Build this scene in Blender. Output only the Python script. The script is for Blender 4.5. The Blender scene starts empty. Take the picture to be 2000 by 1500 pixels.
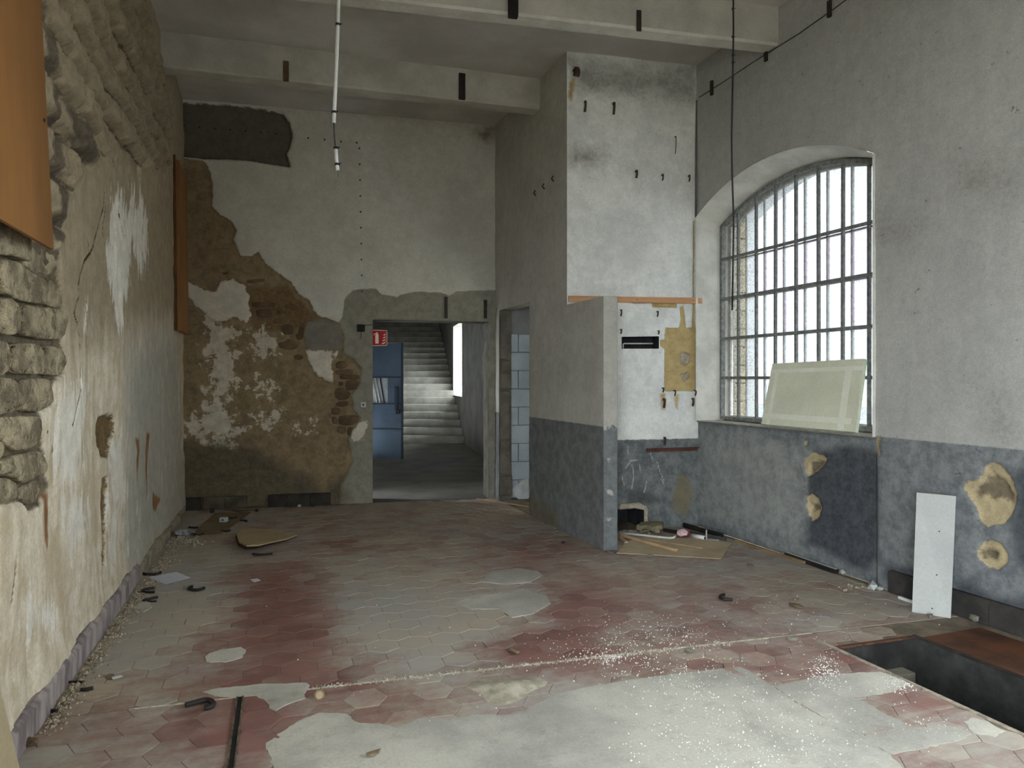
import bpy, bmesh, math, random
import numpy as np
from mathutils import Vector, Matrix

# ------------------------------------------------------------------ camera, sky, light, exposure
F, CAM_H, HZ = 1387.0, 1.6, 740.0            # focal length in pixels (frame 2000 x 1500), eye height, horizon row
YAW = math.atan(512 / F)
SN, CS = math.sin(YAW), math.cos(YAW)
scn = bpy.context.scene
cam_d = bpy.data.cameras.new('camera')
cam = bpy.data.objects.new('camera', cam_d)
scn.collection.objects.link(cam)
cam.location = (0, 0, CAM_H)
cam.rotation_euler = (math.pi / 2, 0, -YAW)
cam_d.sensor_width = 36.0
cam_d.lens = 36.0 * F / 2000.0
cam_d.shift_y = -10.0 / 2000.0
cam_d.clip_start, cam_d.clip_end = 0.05, 200
scn.camera = cam

SKY_STRENGTH = 14.0
EXPOSURE = 0.42
world = bpy.data.worlds.new('overcast_sky')
scn.world = world
world.use_nodes = True
wn = world.node_tree
wn.nodes.clear()
w_out = wn.nodes.new('ShaderNodeOutputWorld')
w_bg = wn.nodes.new('ShaderNodeBackground')
w_bg.inputs['Color'].default_value = (0.87, 0.94, 1.0, 1)
w_bg.inputs['Strength'].default_value = SKY_STRENGTH
wn.links.new(w_bg.outputs[0], w_out.inputs[0])

vs = scn.view_settings
vs.view_transform = 'Standard'
vs.look = 'None'
vs.gamma = 1.0
vs.exposure = EXPOSURE
vs.use_curve_mapping = False
cy = scn.cycles
cy.use_denoising = True
cy.max_bounces = 7
cy.diffuse_bounces = 5
cy.glossy_bounces = 2
cy.use_adaptive_sampling = True
cy.adaptive_threshold = 0.12
cy.adaptive_min_samples = 16
cy.transparent_max_bounces = 12
cy.sample_clamp_indirect = 8.0
cy.caustics_reflective = False
cy.caustics_refractive = False

# ------------------------------------------------------------------ helpers
random.seed(5)
COL = scn.collection

def ray(px, py):
    a = (px - 1000.0) / F
    b = (HZ - py) / F
    return np.array([SN + a * CS, CS - a * SN, b])

def G(px, py, z=0.0):
    """measured picture point that lies on the horizontal plane at height z -> world"""
    r = ray(px, py)
    return np.array([0, 0, CAM_H]) + r * ((z - CAM_H) / r[2])

def LD(l, d, z=0.0):
    return np.array([d * SN + l * CS, d * CS - l * SN, z])

def to_px(P):
    P = np.asarray(P, float)
    d = P[..., 0] * SN + P[..., 1] * CS
    l = P[..., 0] * CS - P[..., 1] * SN
    return 1000 + F * l / d, HZ - F * (P[..., 2] - CAM_H) / d

class Wall:
    """vertical plane from A to B (plan); n points into the room"""
    def __init__(self, A, B, inside):
        self.A = np.array(A, float); self.B = np.array(B, float)
        d = self.B - self.A
        self.L = float(np.hypot(*d)); self.d = d / self.L
        n = np.array([-self.d[1], self.d[0]])
        if np.dot(np.array(inside) - self.A, n) < 0: n = -n
        self.n = n
    def P(self, u, z, off=0.0):
        u = np.asarray(u, float); z = np.asarray(z, float) + 0 * u; off = np.asarray(off, float) + 0 * u
        x = self.A[0] + self.d[0] * u + self.n[0] * off
        y = self.A[1] + self.d[1] * u + self.n[1] * off
        return np.stack([x, y, z], -1)
    def px(self, px, py):
        r = ray(px, py)
        t = np.dot(self.n, self.A) / np.dot(self.n, r[:2])
        p = r * t
        return float(np.dot(p[:2] - self.A, self.d)), float(CAM_H + p[2])
    def poly(self, pts):
        return np.array([self.px(*p) for p in pts])

def hash2(xi, yi, seed):
    xi = xi.astype(np.int64); yi = yi.astype(np.int64)
    h = (xi * 374761393 + yi * 668265263 + seed * 97471131) & 0xffffffff
    h = ((h ^ (h >> 13)) * 1274126177) & 0xffffffff
    h = ((h ^ (h >> 15)) * 2246822519) & 0xffffffff
    return ((h ^ (h >> 16)) & 0xffffff) / float(0xffffff)

def vnoise(x, y, seed=0):
    xi = np.floor(x); yi = np.floor(y)
    fx = x - xi; fy = y - yi
    fx = fx * fx * (3 - 2 * fx); fy = fy * fy * (3 - 2 * fy)
    a = hash2(xi, yi, seed); b = hash2(xi + 1, yi, seed)
    c = hash2(xi, yi + 1, seed); d = hash2(xi + 1, yi + 1, seed)
    return (a * (1 - fx) + b * fx) * (1 - fy) + (c * (1 - fx) + d * fx) * fy

def fbm(x, y, seed=0, octv=4):
    s = 0; a = 0.5; t = 0
    for k in range(octv):
        s = s + a * vnoise(x * 2 ** k, y * 2 ** k, seed + k * 7); t += a; a *= 0.5
    return s / t - 0.5

def sdf(poly, U, Z, closest=False):
    """signed distance (positive inside) of points to a polygon"""
    sh = U.shape
    X = U.ravel(); Y = Z.ravel()
    best = np.full(X.shape, 1e18); cx = X.copy(); cyy = Y.copy()
    inside = np.zeros(X.shape, bool)
    n = len(poly)
    for i in range(n):
        x0, y0 = poly[i]; x1, y1 = poly[(i + 1) % n]
        ex, ey = x1 - x0, y1 - y0
        L2 = ex * ex + ey * ey + 1e-15
        t = np.clip(((X - x0) * ex + (Y - y0) * ey) / L2, 0, 1)
        qx = x0 + t * ex; qy = y0 + t * ey
        d2 = (X - qx) ** 2 + (Y - qy) ** 2
        m = d2 < best
        best = np.where(m, d2, best)
        if closest:
            cx = np.where(m, qx, cx); cyy = np.where(m, qy, cyy)
        c = ((y0 > Y) != (y1 > Y))
        with np.errstate(divide='ignore', invalid='ignore'):
            xin = x0 + (Y - y0) / (ey if abs(ey) > 1e-12 else 1e-12) * ex
        inside ^= c & (X < xin)
    s = np.sqrt(best) * np.where(inside, 1, -1)
    if closest:
        return s.reshape(sh), cx.reshape(sh), cyy.reshape(sh)
    return s.reshape(sh)

def line_dist(pts, U, Z):
    best = np.full(U.shape, 1e18)
    for i in range(len(pts) - 1):
        x0, y0 = pts[i]; x1, y1 = pts[i + 1]
        ex, ey = x1 - x0, y1 - y0
        t = np.clip(((U - x0) * ex + (Z - y0) * ey) / (ex * ex + ey * ey + 1e-15), 0, 1)
        best = np.minimum(best, (U - x0 - t * ex) ** 2 + (Z - y0 - t * ey) ** 2)
    return np.sqrt(best)

def union(W, polys, U, Z):
    m = np.full(U.shape, -1.0)
    for p in polys:
        q = W.poly(p)
        lo = q.min(0) - 0.35; hi = q.max(0) + 0.35
        sel = (U > lo[0]) & (U < hi[0]) & (Z > lo[1]) & (Z < hi[1])
        if sel.any():
            v = sdf(q, U[sel], Z[sel])
            m[sel] = np.maximum(m[sel], v)
    return m

def lin(c):
    o = []
    for v in c[:3]:
        v = v / 255.0
        o.append(v / 12.92 if v <= 0.04045 else ((v + 0.055) / 1.055) ** 2.4)
    return (o[0], o[1], o[2], 1.0)

# ---- materials
class NT:
    def __init__(self, name):
        self.m = bpy.data.materials.new(name); self.m.use_nodes = True
        self.t = self.m.node_tree; self.t.nodes.clear()
        self.out = self.n('ShaderNodeOutputMaterial')
        self.pos = None
    def n(self, typ, **kw):
        nd = self.t.nodes.new(typ)
        for k, v in kw.items(): setattr(nd, k, v)
        return nd
    def l(self, a, b): self.t.links.new(a, b)
    def setin(self, sock, v):
        if hasattr(v, 'is_linked') or isinstance(v, bpy.types.NodeSocket): self.l(v, sock)
        else: sock.default_value = v
    def position(self):
        if self.pos is None: self.pos = self.n('ShaderNodeNewGeometry').outputs['Position']
        return self.pos
    def math(self, op, a, b=0.0, clamp=False):
        nd = self.n('ShaderNodeMath', operation=op); nd.use_clamp = clamp
        self.setin(nd.inputs[0], a); self.setin(nd.inputs[1], b)
        return nd.outputs[0]
    def mix(self, f, a, b, blend='MIX'):
        nd = self.n('ShaderNodeMix', data_type='RGBA', blend_type=blend)
        self.setin(nd.inputs[0], f); self.setin(nd.inputs[6], a); self.setin(nd.inputs[7], b)
        return nd.outputs[2]
    def noise(self, scale, detail=4, rough=0.6, stretch=None, dist=0.0, coord=None):
        nd = self.n('ShaderNodeTexNoise')
        nd.inputs['Scale'].default_value = scale; nd.inputs['Detail'].default_value = detail
        nd.inputs['Roughness'].default_value = rough; nd.inputs['Distortion'].default_value = dist
        src = coord if coord is not None else self.position()
        if stretch:
            mp = self.n('ShaderNodeMapping'); mp.inputs['Scale'].default_value = stretch
            self.l(src, mp.inputs[0]); src = mp.outputs[0]
        self.l(src, nd.inputs['Vector'])
        return nd.outputs['Fac']
    def ramp(self, v, lo, hi):
        nd = self.n('ShaderNodeMapRange'); nd.clamp = True
        nd.interpolation_type = 'SMOOTHSTEP'
        self.setin(nd.inputs[0], v); nd.inputs[1].default_value = lo; nd.inputs[2].default_value = hi
        return nd.outputs[0]
    def attr(self, name):
        nd = self.n('ShaderNodeAttribute'); nd.attribute_name = name
        return nd.outputs['Fac']
    def finish(self, color, rough=0.9, height=None, bump=0.3, dist=0.01, spec=0.3, metal=0.0):
        b = self.n('ShaderNodeBsdfPrincipled')
        self.setin(b.inputs['Base Color'], color); self.setin(b.inputs['Roughness'], rough)
        b.inputs['Specular IOR Level'].default_value = spec
        b.inputs['Metallic'].default_value = metal
        if height is not None:
            bp = self.n('ShaderNodeBump'); bp.inputs['Strength'].default_value = bump
            bp.inputs['Distance'].default_value = dist
            self.l(height, bp.inputs['Height']); self.l(bp.outputs[0], b.inputs['Normal'])
        self.l(b.outputs[0], self.out.inputs[0])
        return self.m

def simple(name, a, b, scale=6.0, rough=0.85, bump=0.25, dist=0.004, grain=60.0, spec=0.3, metal=0.0, stretch=None, contrast=(0.35, 0.65), objrand=0.0):
    t = NT(name)
    f = t.ramp(t.noise(scale, 5, 0.6, stretch), *contrast)
    c = t.mix(f, lin(a), lin(b))
    g = t.noise(grain, 3, 0.6, stretch)
    gf = t.math('MULTIPLY_ADD', g, 0.3); gf.node.inputs[2].default_value = 0.85
    if objrand:
        oi = t.n('ShaderNodeObjectInfo')
        r = t.math('MULTIPLY_ADD', oi.outputs['Random'], objrand * 2); r.node.inputs[2].default_value = 1 - objrand
        gf = t.math('MULTIPLY', gf, r)
    cc = t.n('ShaderNodeCombineXYZ')
    for i in range(3): t.l(gf, cc.inputs[i])
    c = t.mix(1.0, c, cc.outputs[0], 'MULTIPLY')
    h = t.math('ADD', t.math('MULTIPLY', f, 0.5), g)
    return t.finish(c, rough, h, bump, dist, spec, metal)

def layered(name, base, layers, streak=0.0, grain=85.0, bump=0.5, mottle=0.16, specks=0.0):
    """plaster walls: base colours plus layers masked by signed-distance attributes measured in metres"""
    t = NT(name)
    n1 = t.noise(1.6, 5, 0.66); n2 = t.noise(9.0, 4, 0.65); n3 = t.noise(grain, 2, 0.6)
    n4 = t.noise(30.0, 3, 0.65)
    if streak:
        ns = t.noise(7.0, 5, 0.6, (1.6, 1.6, 0.16))
        n1 = t.math('ADD', t.math('MULTIPLY', n1, 1 - streak), t.math('MULTIPLY', ns, streak))
    nb = t.math('ADD', t.math('MULTIPLY', n1, 0.6), t.math('MULTIPLY', n2, 0.4))
    col = t.mix(t.ramp(nb, 0.36, 0.64), lin(base[0]), lin(base[1]))
    height = t.math('ADD', t.math('MULTIPLY', n2, 0.35), t.math('MULTIPLY', n3, 0.16))
    height = t.math('ADD', height, t.math('MULTIPLY', n4, 0.15))
    edge = {}
    for (at, ca, cb, amp, es, w, h) in layers:
        if es not in edge:
            edge[es] = t.math('SUBTRACT', t.noise(abs(es), 5, 0.70, (1.6, 1.6, 0.35) if es < 0 else None), 0.5)
        v = t.math('ADD', t.attr(at), t.math('MULTIPLY', edge[es], amp))
        fac = t.ramp(v, -w, w)
        lc = t.mix(t.ramp(t.math('ADD', t.math('MULTIPLY', n2, 0.6), t.math('MULTIPLY', n4, 0.4)), 0.36, 0.64), lin(ca), lin(cb))
        col = t.mix(fac, col, lc)
        if h: height = t.math('ADD', height, t.math('MULTIPLY', fac, h))
    g = t.math('ADD', t.math('MULTIPLY', n3, 0.6), t.math('MULTIPLY', n4, 0.4))
    gf = t.math('MULTIPLY_ADD', g, mottle * 4); gf.node.inputs[2].default_value = 1 - mottle * 2
    cc = t.n('ShaderNodeCombineXYZ')
    for i in range(3): t.l(gf, cc.inputs[i])
    col = t.mix(1.0, col, cc.outputs[0], 'MULTIPLY')
    if specks:
        sp_n = t.noise(14.0, 4, 0.75)
        col = t.mix(t.math('MULTIPLY', t.ramp(sp_n, 0.66, 0.72), specks), col, lin((58, 54, 48)))
    return t.finish(col, 0.93, height, bump, 0.012, 0.2)

# ---- meshes
def link(o, parent=None):
    COL.objects.link(o)
    if parent is not None: o.parent = parent
    return o

def wloc(o):
    p = Vector(o.location)
    while o.parent is not None:
        o = o.parent; p = p + Vector(o.location)
    return p

def mesh_obj(name, verts, faces, mat, parent=None, smooth=False, origin=None, attrs=None):
    V = np.asarray(verts, float).reshape(-1, 3)
    if origin is None:
        lo = V.min(0); hi = V.max(0)
        origin = np.array([(lo[0] + hi[0]) / 2, (lo[1] + hi[1]) / 2, lo[2]])
    me = bpy.data.meshes.new(name)
    me.from_pydata((V - origin).tolist(), [], [list(map(int, f)) for f in faces])
    if attrs:
        for k, a in attrs.items():
            at = me.attributes.new(k, 'FLOAT', 'POINT')
            at.data.foreach_set('value', np.asarray(a, np.float32).ravel())
    if smooth: me.polygons.foreach_set('use_smooth', [True] * len(me.polygons))
    me.update()
    o = bpy.data.objects.new(name, me)
    if mat is not None: me.materials.append(mat)
    link(o, parent)
    base = wloc(parent) if parent is not None else Vector((0, 0, 0))
    o.location = Vector(origin.tolist()) - base
    return o

def quads_obj(name, V, Q, mat, parent=None, smooth=True, attrs=None):
    """fast numpy path for big quad grids"""
    me = bpy.data.meshes.new(name)
    nv, nq = len(V), len(Q)
    me.vertices.add(nv); me.vertices.foreach_set('co', np.asarray(V, np.float32).ravel())
    me.loops.add(nq * 4); me.loops.foreach_set('vertex_index', np.asarray(Q, np.int32).ravel())
    me.polygons.add(nq)
    me.polygons.foreach_set('loop_start', np.arange(0, nq * 4, 4, dtype=np.int32))
    me.polygons.foreach_set('use_smooth', np.full(nq, smooth, bool))
    me.update(calc_edges=True); me.validate()
    if attrs:
        for k, a in attrs.items():
            at = me.attributes.new(k, 'FLOAT', 'POINT')
            at.data.foreach_set('value', np.asarray(a, np.float32).ravel())
    me.materials.append(mat)
    o = bpy.data.objects.new(name, me)
    link(o, parent)
    if parent is not None: o.location = -wloc(parent)
    return o

def tag(o, label=None, cat=None, group=None, kind=None):
    if label: o['label'] = label
    if cat: o['category'] = cat
    if group: o['group'] = group
    if kind: o['kind'] = kind
    return o

def struct(o, label=None):
    o['kind'] = 'structure'
    if label: o['label'] = label
    return o

def thing(name, label, cat, loc, group=None, kind=None):
    o = bpy.data.objects.new(name, None)
    o.empty_display_size = 0.1
    link(o); o.location = Vector([float(v) for v in loc])
    return tag(o, label, cat, group, kind)

def orient_faces(V, Fc, flip):
    return [f[::-1] for f in Fc] if flip else Fc

def wall_grid(name, W, u0, u1, z0, z1, step, mat, holes=(), disp=None, layers=None, parent=None, top=None):
    nu = max(2, int(round((u1 - u0) / step)) + 1); nz = max(2, int(round((z1 - z0) / step)) + 1)
    U, Z = np.meshgrid(np.linspace(u0, u1, nu), np.linspace(z0, z1, nz), indexing='ij')
    su = (u1 - u0) / (nu - 1)
    for hpoly in holes:
        s, cx, cz = sdf(np.asarray(hpoly, float), U, Z, True)
        m = np.abs(s) < 0.62 * step
        U = np.where(m, cx, U); Z = np.where(m, cz, Z)
    off = disp(U, Z) if disp is not None else np.zeros_like(U)
    att = {k: f(U, Z) for k, f in (layers or {}).items()}
    V = W.P(U, Z, off).reshape(-1, 3)
    idx = np.arange(nu * nz).reshape(nu, nz)
    Q = np.stack([idx[:-1, :-1], idx[1:, :-1], idx[1:, 1:], idx[:-1, 1:]], -1).reshape(-1, 4)
    cu = U.ravel()[Q].mean(1); cz_ = Z.ravel()[Q].mean(1)
    keep = np.ones(len(Q), bool)
    for hpoly in holes:
        keep &= sdf(np.asarray(hpoly, float), cu, cz_) < 0
    Q = Q[keep]
    # winding so the normal points into the room
    e = np.cross(np.array([W.d[0], W.d[1], 0]), np.array([0, 0, 1.0]))
    if np.dot(e[:2], W.n) < 0: Q = Q[:, ::-1]
    return quads_obj(name, V, Q, mat, parent, True, att)

def box_vf(c0, c1):
    x0, y0, z0 = c0; x1, y1, z1 = c1
    V = [(x0, y0, z0), (x1, y0, z0), (x1, y1, z0), (x0, y1, z0), (x0, y0, z1), (x1, y0, z1), (x1, y1, z1), (x0, y1, z1)]
    Fc = [(0, 3, 2, 1), (4, 5, 6, 7), (0, 1, 5, 4), (1, 2, 6, 5), (2, 3, 7, 6), (3, 0, 4, 7)]
    return V, Fc

def box(name, c0, c1, mat, parent=None, bevel=0.0):
    V, Fc = box_vf(c0, c1)
    o = mesh_obj(name, V, Fc, mat, parent)
    if bevel: add_bevel(o, bevel)
    return o

def add_bevel(o, w, seg=2):
    m = o.modifiers.new('bevel', 'BEVEL'); m.width = w; m.segments = seg; m.limit_method = 'ANGLE'
    return o

def obox(name, p0, p1, side, up, w, h, mat, parent=None, bevel=0.0):
    """bar from p0 to p1 with width w along side and height h along up (both centred on the axis for side, up from axis)"""
    p0, p1, side, up = [np.asarray(v, float) for v in (p0, p1, side, up)]
    side = side / np.linalg.norm(side); up = up / np.linalg.norm(up)
    V = []
    for p in (p0, p1):
        for a, b in ((-.5, 0), (.5, 0), (.5, 1), (-.5, 1)):
            V.append(p + side * a * w + up * b * h)
    Fc = [(0, 1, 2, 3), (7, 6, 5, 4), (0, 4, 5, 1), (1, 5, 6, 2), (2, 6, 7, 3), (3, 7, 4, 0)]
    o = mesh_obj(name, V, Fc, mat, parent)
    fix_normals(o)
    if bevel: add_bevel(o, bevel)
    return o

def fix_normals(o):
    bm = bmesh.new(); bm.from_mesh(o.data)
    bmesh.ops.recalc_face_normals(bm, faces=bm.faces)
    bm.to_mesh(o.data); bm.free()
    return o

def plank(name, p0, p1, w, h, mat, parent=None, bevel=0.002):
    """bar lying on a horizontal surface between two points"""
    d = np.asarray(p1, float) - np.asarray(p0, float)
    s = np.array([-d[1], d[0], 0.0])
    if np.linalg.norm(s) < 1e-6: s = np.array([1.0, 0, 0])
    u = np.cross(d, s); u = u / np.linalg.norm(u)
    if u[2] < 0: u = -u
    return obox(name, p0, p1, s, u, w, h, mat, parent, bevel)

def tube(name, pts, r, mat, parent=None, seg=8, cap=True, rr=None):
    pts = [np.asarray(p, float) for p in pts]
    n = len(pts); V = []; Fc = []
    prev = None
    for i, p in enumerate(pts):
        d = pts[min(i + 1, n - 1)] - pts[max(i - 1, 0)]
        d = d / (np.linalg.norm(d) + 1e-12)
        if prev is None:
            a = np.array([0, 0, 1.0]) if abs(d[2]) < 0.9 else np.array([1.0, 0, 0])
        else: a = prev
        s = np.cross(d, a); s = s / np.linalg.norm(s)
        t = np.cross(s, d); prev = t
        rad = rr[i] if rr else r
        for k in range(seg):
            an = 2 * math.pi * k / seg
            V.append(p + (s * math.cos(an) + t * math.sin(an)) * rad)
    for i in range(n - 1):
        for k in range(seg):
            a0 = i * seg + k; a1 = i * seg + (k + 1) % seg
            Fc.append((a0, a1, a1 + seg, a0 + seg))
    if cap:
        Fc.append(tuple(range(seg))[::-1]); Fc.append(tuple(range((n - 1) * seg, n * seg)))
    o = mesh_obj(name, V, Fc, mat, parent, smooth=True)
    fix_normals(o)
    for p in o.data.polygons:
        if len(p.vertices) > 4: p.use_smooth = False
    return o

def slab(name, pts, th, mat, parent=None, z_fn=None, jag=0.0, bevel=0.0):
    """flat piece from an outline of world points: bottom at the points, top th above (z)"""
    P = [np.asarray(p, float) for p in pts]
    if jag:
        Q = []
        for i, p in enumerate(P):
            q = P[(i + 1) % len(P)]; L = np.linalg.norm(q - p); k = max(1, int(L / (jag * 4)))
            for j in range(k):
                v = p + (q - p) * (j / k)
                v = v + np.array([random.uniform(-1, 1), random.uniform(-1, 1), 0]) * jag * (0.4 if j == 0 else 1)
                Q.append(v)
        P = Q
    n = len(P)
    V = P + [p + np.array([0, 0, th]) for p in P]
    bm = bmesh.new()
    vb = [bm.verts.new(v) for v in V]
    bm.faces.new(vb[:n][::-1]); bm.faces.new(vb[n:])
    for i in range(n):
        j = (i + 1) % n
        bm.faces.new((vb[i], vb[j], vb[n + j], vb[n + i]))
    bmesh.ops.recalc_face_normals(bm, faces=bm.faces)
    bmesh.ops.triangulate(bm, faces=[f for f in bm.faces if len(f.verts) > 4])
    VV = [tuple(v.co) for v in bm.verts]; bm.verts.index_update()
    FF = [tuple(v.index for v in f.verts) for f in bm.faces]
    bm.free()
    o = mesh_obj(name, VV, FF, mat, parent)
    if bevel: add_bevel(o, bevel)
    return o

def rock(name, c, size, mat, parent=None, seed=0, sub=2):
    bm = bmesh.new(); bmesh.ops.create_icosphere(bm, subdivisions=sub, radius=0.5)
    rnd = random.Random(seed)
    o3 = [rnd.uniform(0, 50) for _ in range(3)]
    V = np.array([v.co[:] for v in bm.verts])
    nn = np.array([vnoise(np.array([v[0] * 2.2 + o3[0]]), np.array([v[1] * 2.2 + v[2] * 1.7 + o3[1]]), seed)[0] for v in V])
    V = V * (0.45 + 1.05 * nn)[:, None] * np.array(size)
    V[:, 2] -= V[:, 2].min()
    an = rnd.uniform(0, 6.28)
    R = np.array([[math.cos(an), -math.sin(an), 0], [math.sin(an), math.cos(an), 0], [0, 0, 1]])
    V = V @ R.T + np.asarray(c, float)
    Fc = [tuple(v.index for v in f.verts) for f in bm.faces]; bm.free()
    return mesh_obj(name, V, Fc, mat, parent)
# ------------------------------------------------------------------ the room: planes measured from the photograph
WL = Wall((-0.9971, 2.4), (-0.7636, 9.53), (1, 5))
WB = Wall((-1.05, 9.5222), (3.20, 8.9974), (1, 5))
WP = Wall((3.085, 5.9), (3.085, 9.03), (1, 7))
WE = Wall((3.085, 5.9), (3.222, 5.883), (3.1, 4))
WF = Wall((3.085, 6.716), (4.56, 6.527), (3.5, 4))
WR = Wall((4.54, 2.4), (4.54, 6.56), (1, 4))
CEIL = 5.0
DADO = 1.155

def smooth01(v, a, b):
    t = np.clip((v - a) / (b - a), 0, 1)
    return t * t * (3 - 2 * t)

# ---- wall_left ---------------------------------------------------------------
L_STONEZONE = [(-66, 405), (-40, 412), (0, 428), (45, 440), (60, 470), (85, 478), (112, 490), (118, 560), (126, 615), (129, 640),
               (119, 665), (128, 700), (121, 732), (104, 745), (104, 790), (82, 800), (80, 832), (93, 920), (98, 950), (84, 985),
               (60, 1000), (40, 980), (0, 985), (-66, 1000)]
L_RELIEF = [(40, -500), (225, -500), (262, -60), (292, 60), (318, 150), (334, 240), (330, 340), (262, 330), (205, 300), (172, 330), (150, 360), (118, 430), (92, 500), (60, 480)]
L_WHITE = [[(218, 395), (235, 385), (255, 400), (272, 385), (288, 430), (285, 500), (274, 540), (262, 470), (250, 560), (238, 590), (234, 640), (222, 600), (218, 560), (212, 500)],
           [(105, 775), (118, 762), (130, 745), (150, 775), (165, 768), (168, 860), (170, 920), (150, 935), (125, 940), (108, 920), (104, 850)],
           [(158, 745), (166, 760), (166, 800), (156, 790)],
           [(216, 872), (235, 862), (250, 960), (238, 1000), (216, 960)],
           [(42, 1195), (100, 1180), (112, 1215), (60, 1222)], [(165, 600), (176, 592), (174, 640), (166, 650)],
           [(120, 980), (150, 960), (175, 1010), (150, 1060), (125, 1040)], [(216, 1000), (232, 990), (228, 1090), (214, 1110)]]
L_GREY = [[(246, 700), (296, 640), (346, 660), (356, 1000), (320, 1062), (262, 1150), (240, 1100), (246, 900)]]
L_HOLE = [[(193, 832), (200, 815), (213, 808), (225, 815), (228, 835), (220, 870), (212, 895), (200, 890), (195, 860)],
          [(202, 935), (212, 930), (211, 1010), (206, 1100), (200, 1105), (200, 990)]]
L_RUST = [[(88, 955), (97, 965), (98, 1000), (96, 1070), (92, 1060), (90, 1000)], [(264, 855), (271, 858), (270, 900), (268, 940), (266, 900)],
          [(290, 845), (296, 847), (292, 900), (289, 980), (288, 900)], [(300, 960), (312, 975), (304, 1000), (298, 985)]]
L_DARK = [[(78, 10), (98, 45), (104, 200), (108, 300), (118, 400), (116, 470), (100, 484), (92, 300)],
          [(120, 190), (160, 230), (178, 290), (176, 330), (160, 320), (140, 280)], [(110, 330), (130, 350), (122, 440), (112, 480), (104, 470)]]
L_CRACKS = [[(207, 372), (203, 410), (191, 452), (184, 480), (176, 497), (166, 512), (160, 535), (153, 556), (155, 580), (147, 600), (144, 610), (153, 632), (158, 656)],
            [(208, 400), (205, 428), (203, 452), (207, 476)], [(234, 418), (239, 445), (243, 460)], [(170, 590), (175, 630), (173, 672)],
            [(158, 655), (160, 700), (158, 760), (140, 830)], [(174, 486), (173, 462)], [(30, 1090), (24, 1140), (18, 1180)], [(104, 700), (97, 740)]]

def l_relief(U, Z, joint=False):
    """rubble courses showing through the render: rounded stones, recessed joints"""
    h = 0.24
    r = np.floor(Z / h + 0.25 * fbm(U * 1.2, Z * 0.6, 11) * 2)
    zz = Z / h + 0.5 * fbm(U * 1.2, Z * 0.6, 11)
    r = np.floor(zz); fz = zz - r
    uu = U / 0.44 + hash2(r, r * 0 + 3, 5) * 7 + 0.35 * fbm(U * 2, Z * 2, 17)
    c = np.floor(uu); fu = uu - c
    ez = np.minimum(fz, 1 - fz) * h; eu = np.minimum(fu, 1 - fu) * 0.44
    e = np.minimum(ez, eu + 0.006)
    bulge = smooth01(e, 0.0, 0.06)
    stone = hash2(c, r, 9)
    if joint: return e
    return (bulge - 0.75) * 0.075 + (stone - 0.5) * 0.045 * smooth01(e, 0.0, 0.03) + (0.5 - fz) * 0.03 + fbm(U * 9, Z * 9, 23, 3) * 0.035 + np.abs(fbm(U * 20, Z * 20, 29, 2)) * 0.04

def l_disp(U, Z):
    m = smooth01(union(WL, [L_RELIEF], U, Z) + fbm(U * 5, Z * 5, 3) * 0.25, -0.10, 0.12)
    sz = smooth01(union(WL, [L_STONEZONE], U, Z) + fbm(U * 12, Z * 12, 4) * 0.03, -0.012, 0.012)
    d = fbm(U * 1.1, Z * 1.1, 1) * 0.05 + fbm(U * 7, Z * 5, 2) * 0.012
    d = d * (1 - sz) + m * l_relief(U, Z)
    d = d - sz * 0.03
    d = d - smooth01(union(WL, L_HOLE, U, Z) + fbm(U * 20, Z * 12, 5) * 0.02, -0.012, 0.015) * 0.035
    cr = np.full(U.shape, 9.0)
    for c in L_CRACKS: cr = np.minimum(cr, line_dist(WL.poly(c), U, Z))
    d = d - smooth01(0.016 - cr, 0, 0.014) * 0.02
    # the render bellies out just above the floor
    d = d + np.exp(-((Z - 0.10) / 0.16) ** 2) * 0.03 * (0.6 + 0.8 * fbm(U * 2.2, Z * 0, 8))
    # slipped flakes step
    d = d + smooth01(fbm(U * 2.3, Z * 0.9, 31), 0.02, 0.05) * 0.008
    return d

def crk(U, Z):
    cr = np.full(U.shape, 9.0)
    for c in L_CRACKS: cr = np.minimum(cr, line_dist(WL.poly(c), U, Z))
    return 0.012 - cr

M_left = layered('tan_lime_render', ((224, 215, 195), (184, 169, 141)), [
    ('upper', (168, 154, 130), (146, 133, 110), 0.7, -3.0, 0.25, 0.0),  # dimmer light higher up the wall is put into this colour
    ('grey', (186, 182, 168), (166, 163, 152), 0.9, -2.5, 0.30, 0.0),
    ('stone_dim', (158, 145, 121), (130, 118, 97), 0.35, 4.0, 0.10, 0.0),  # bare stone tone, darkened to carry the light falling off upward
    ('joint', (66, 57, 45), (92, 80, 62), 0.03, 16.0, 0.010, -0.2),
    ('white', (232, 227, 214), (208, 202, 188), 0.95, -9.0, 0.012, -0.10),
    ('hole', (128, 108, 74), (92, 76, 54), 0.06, 25.0, 0.008, -0.2),
    ('dark', (80, 73, 64), (104, 94, 78), 0.30, 9.0, 0.04, 0.0),
    ('rust', (148, 108, 74), (120, 86, 58), 0.10, -16.0, 0.02, 0.0),
    ('mortar', (86, 79, 66), (112, 101, 82), 0.03, 20.0, 0.008, 0.0),
    ('crack', (38, 33, 27), (52, 44, 36), 0.006, 30.0, 0.004, -0.3)], streak=0.6, bump=0.8, mottle=0.2, specks=0.35)
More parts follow.
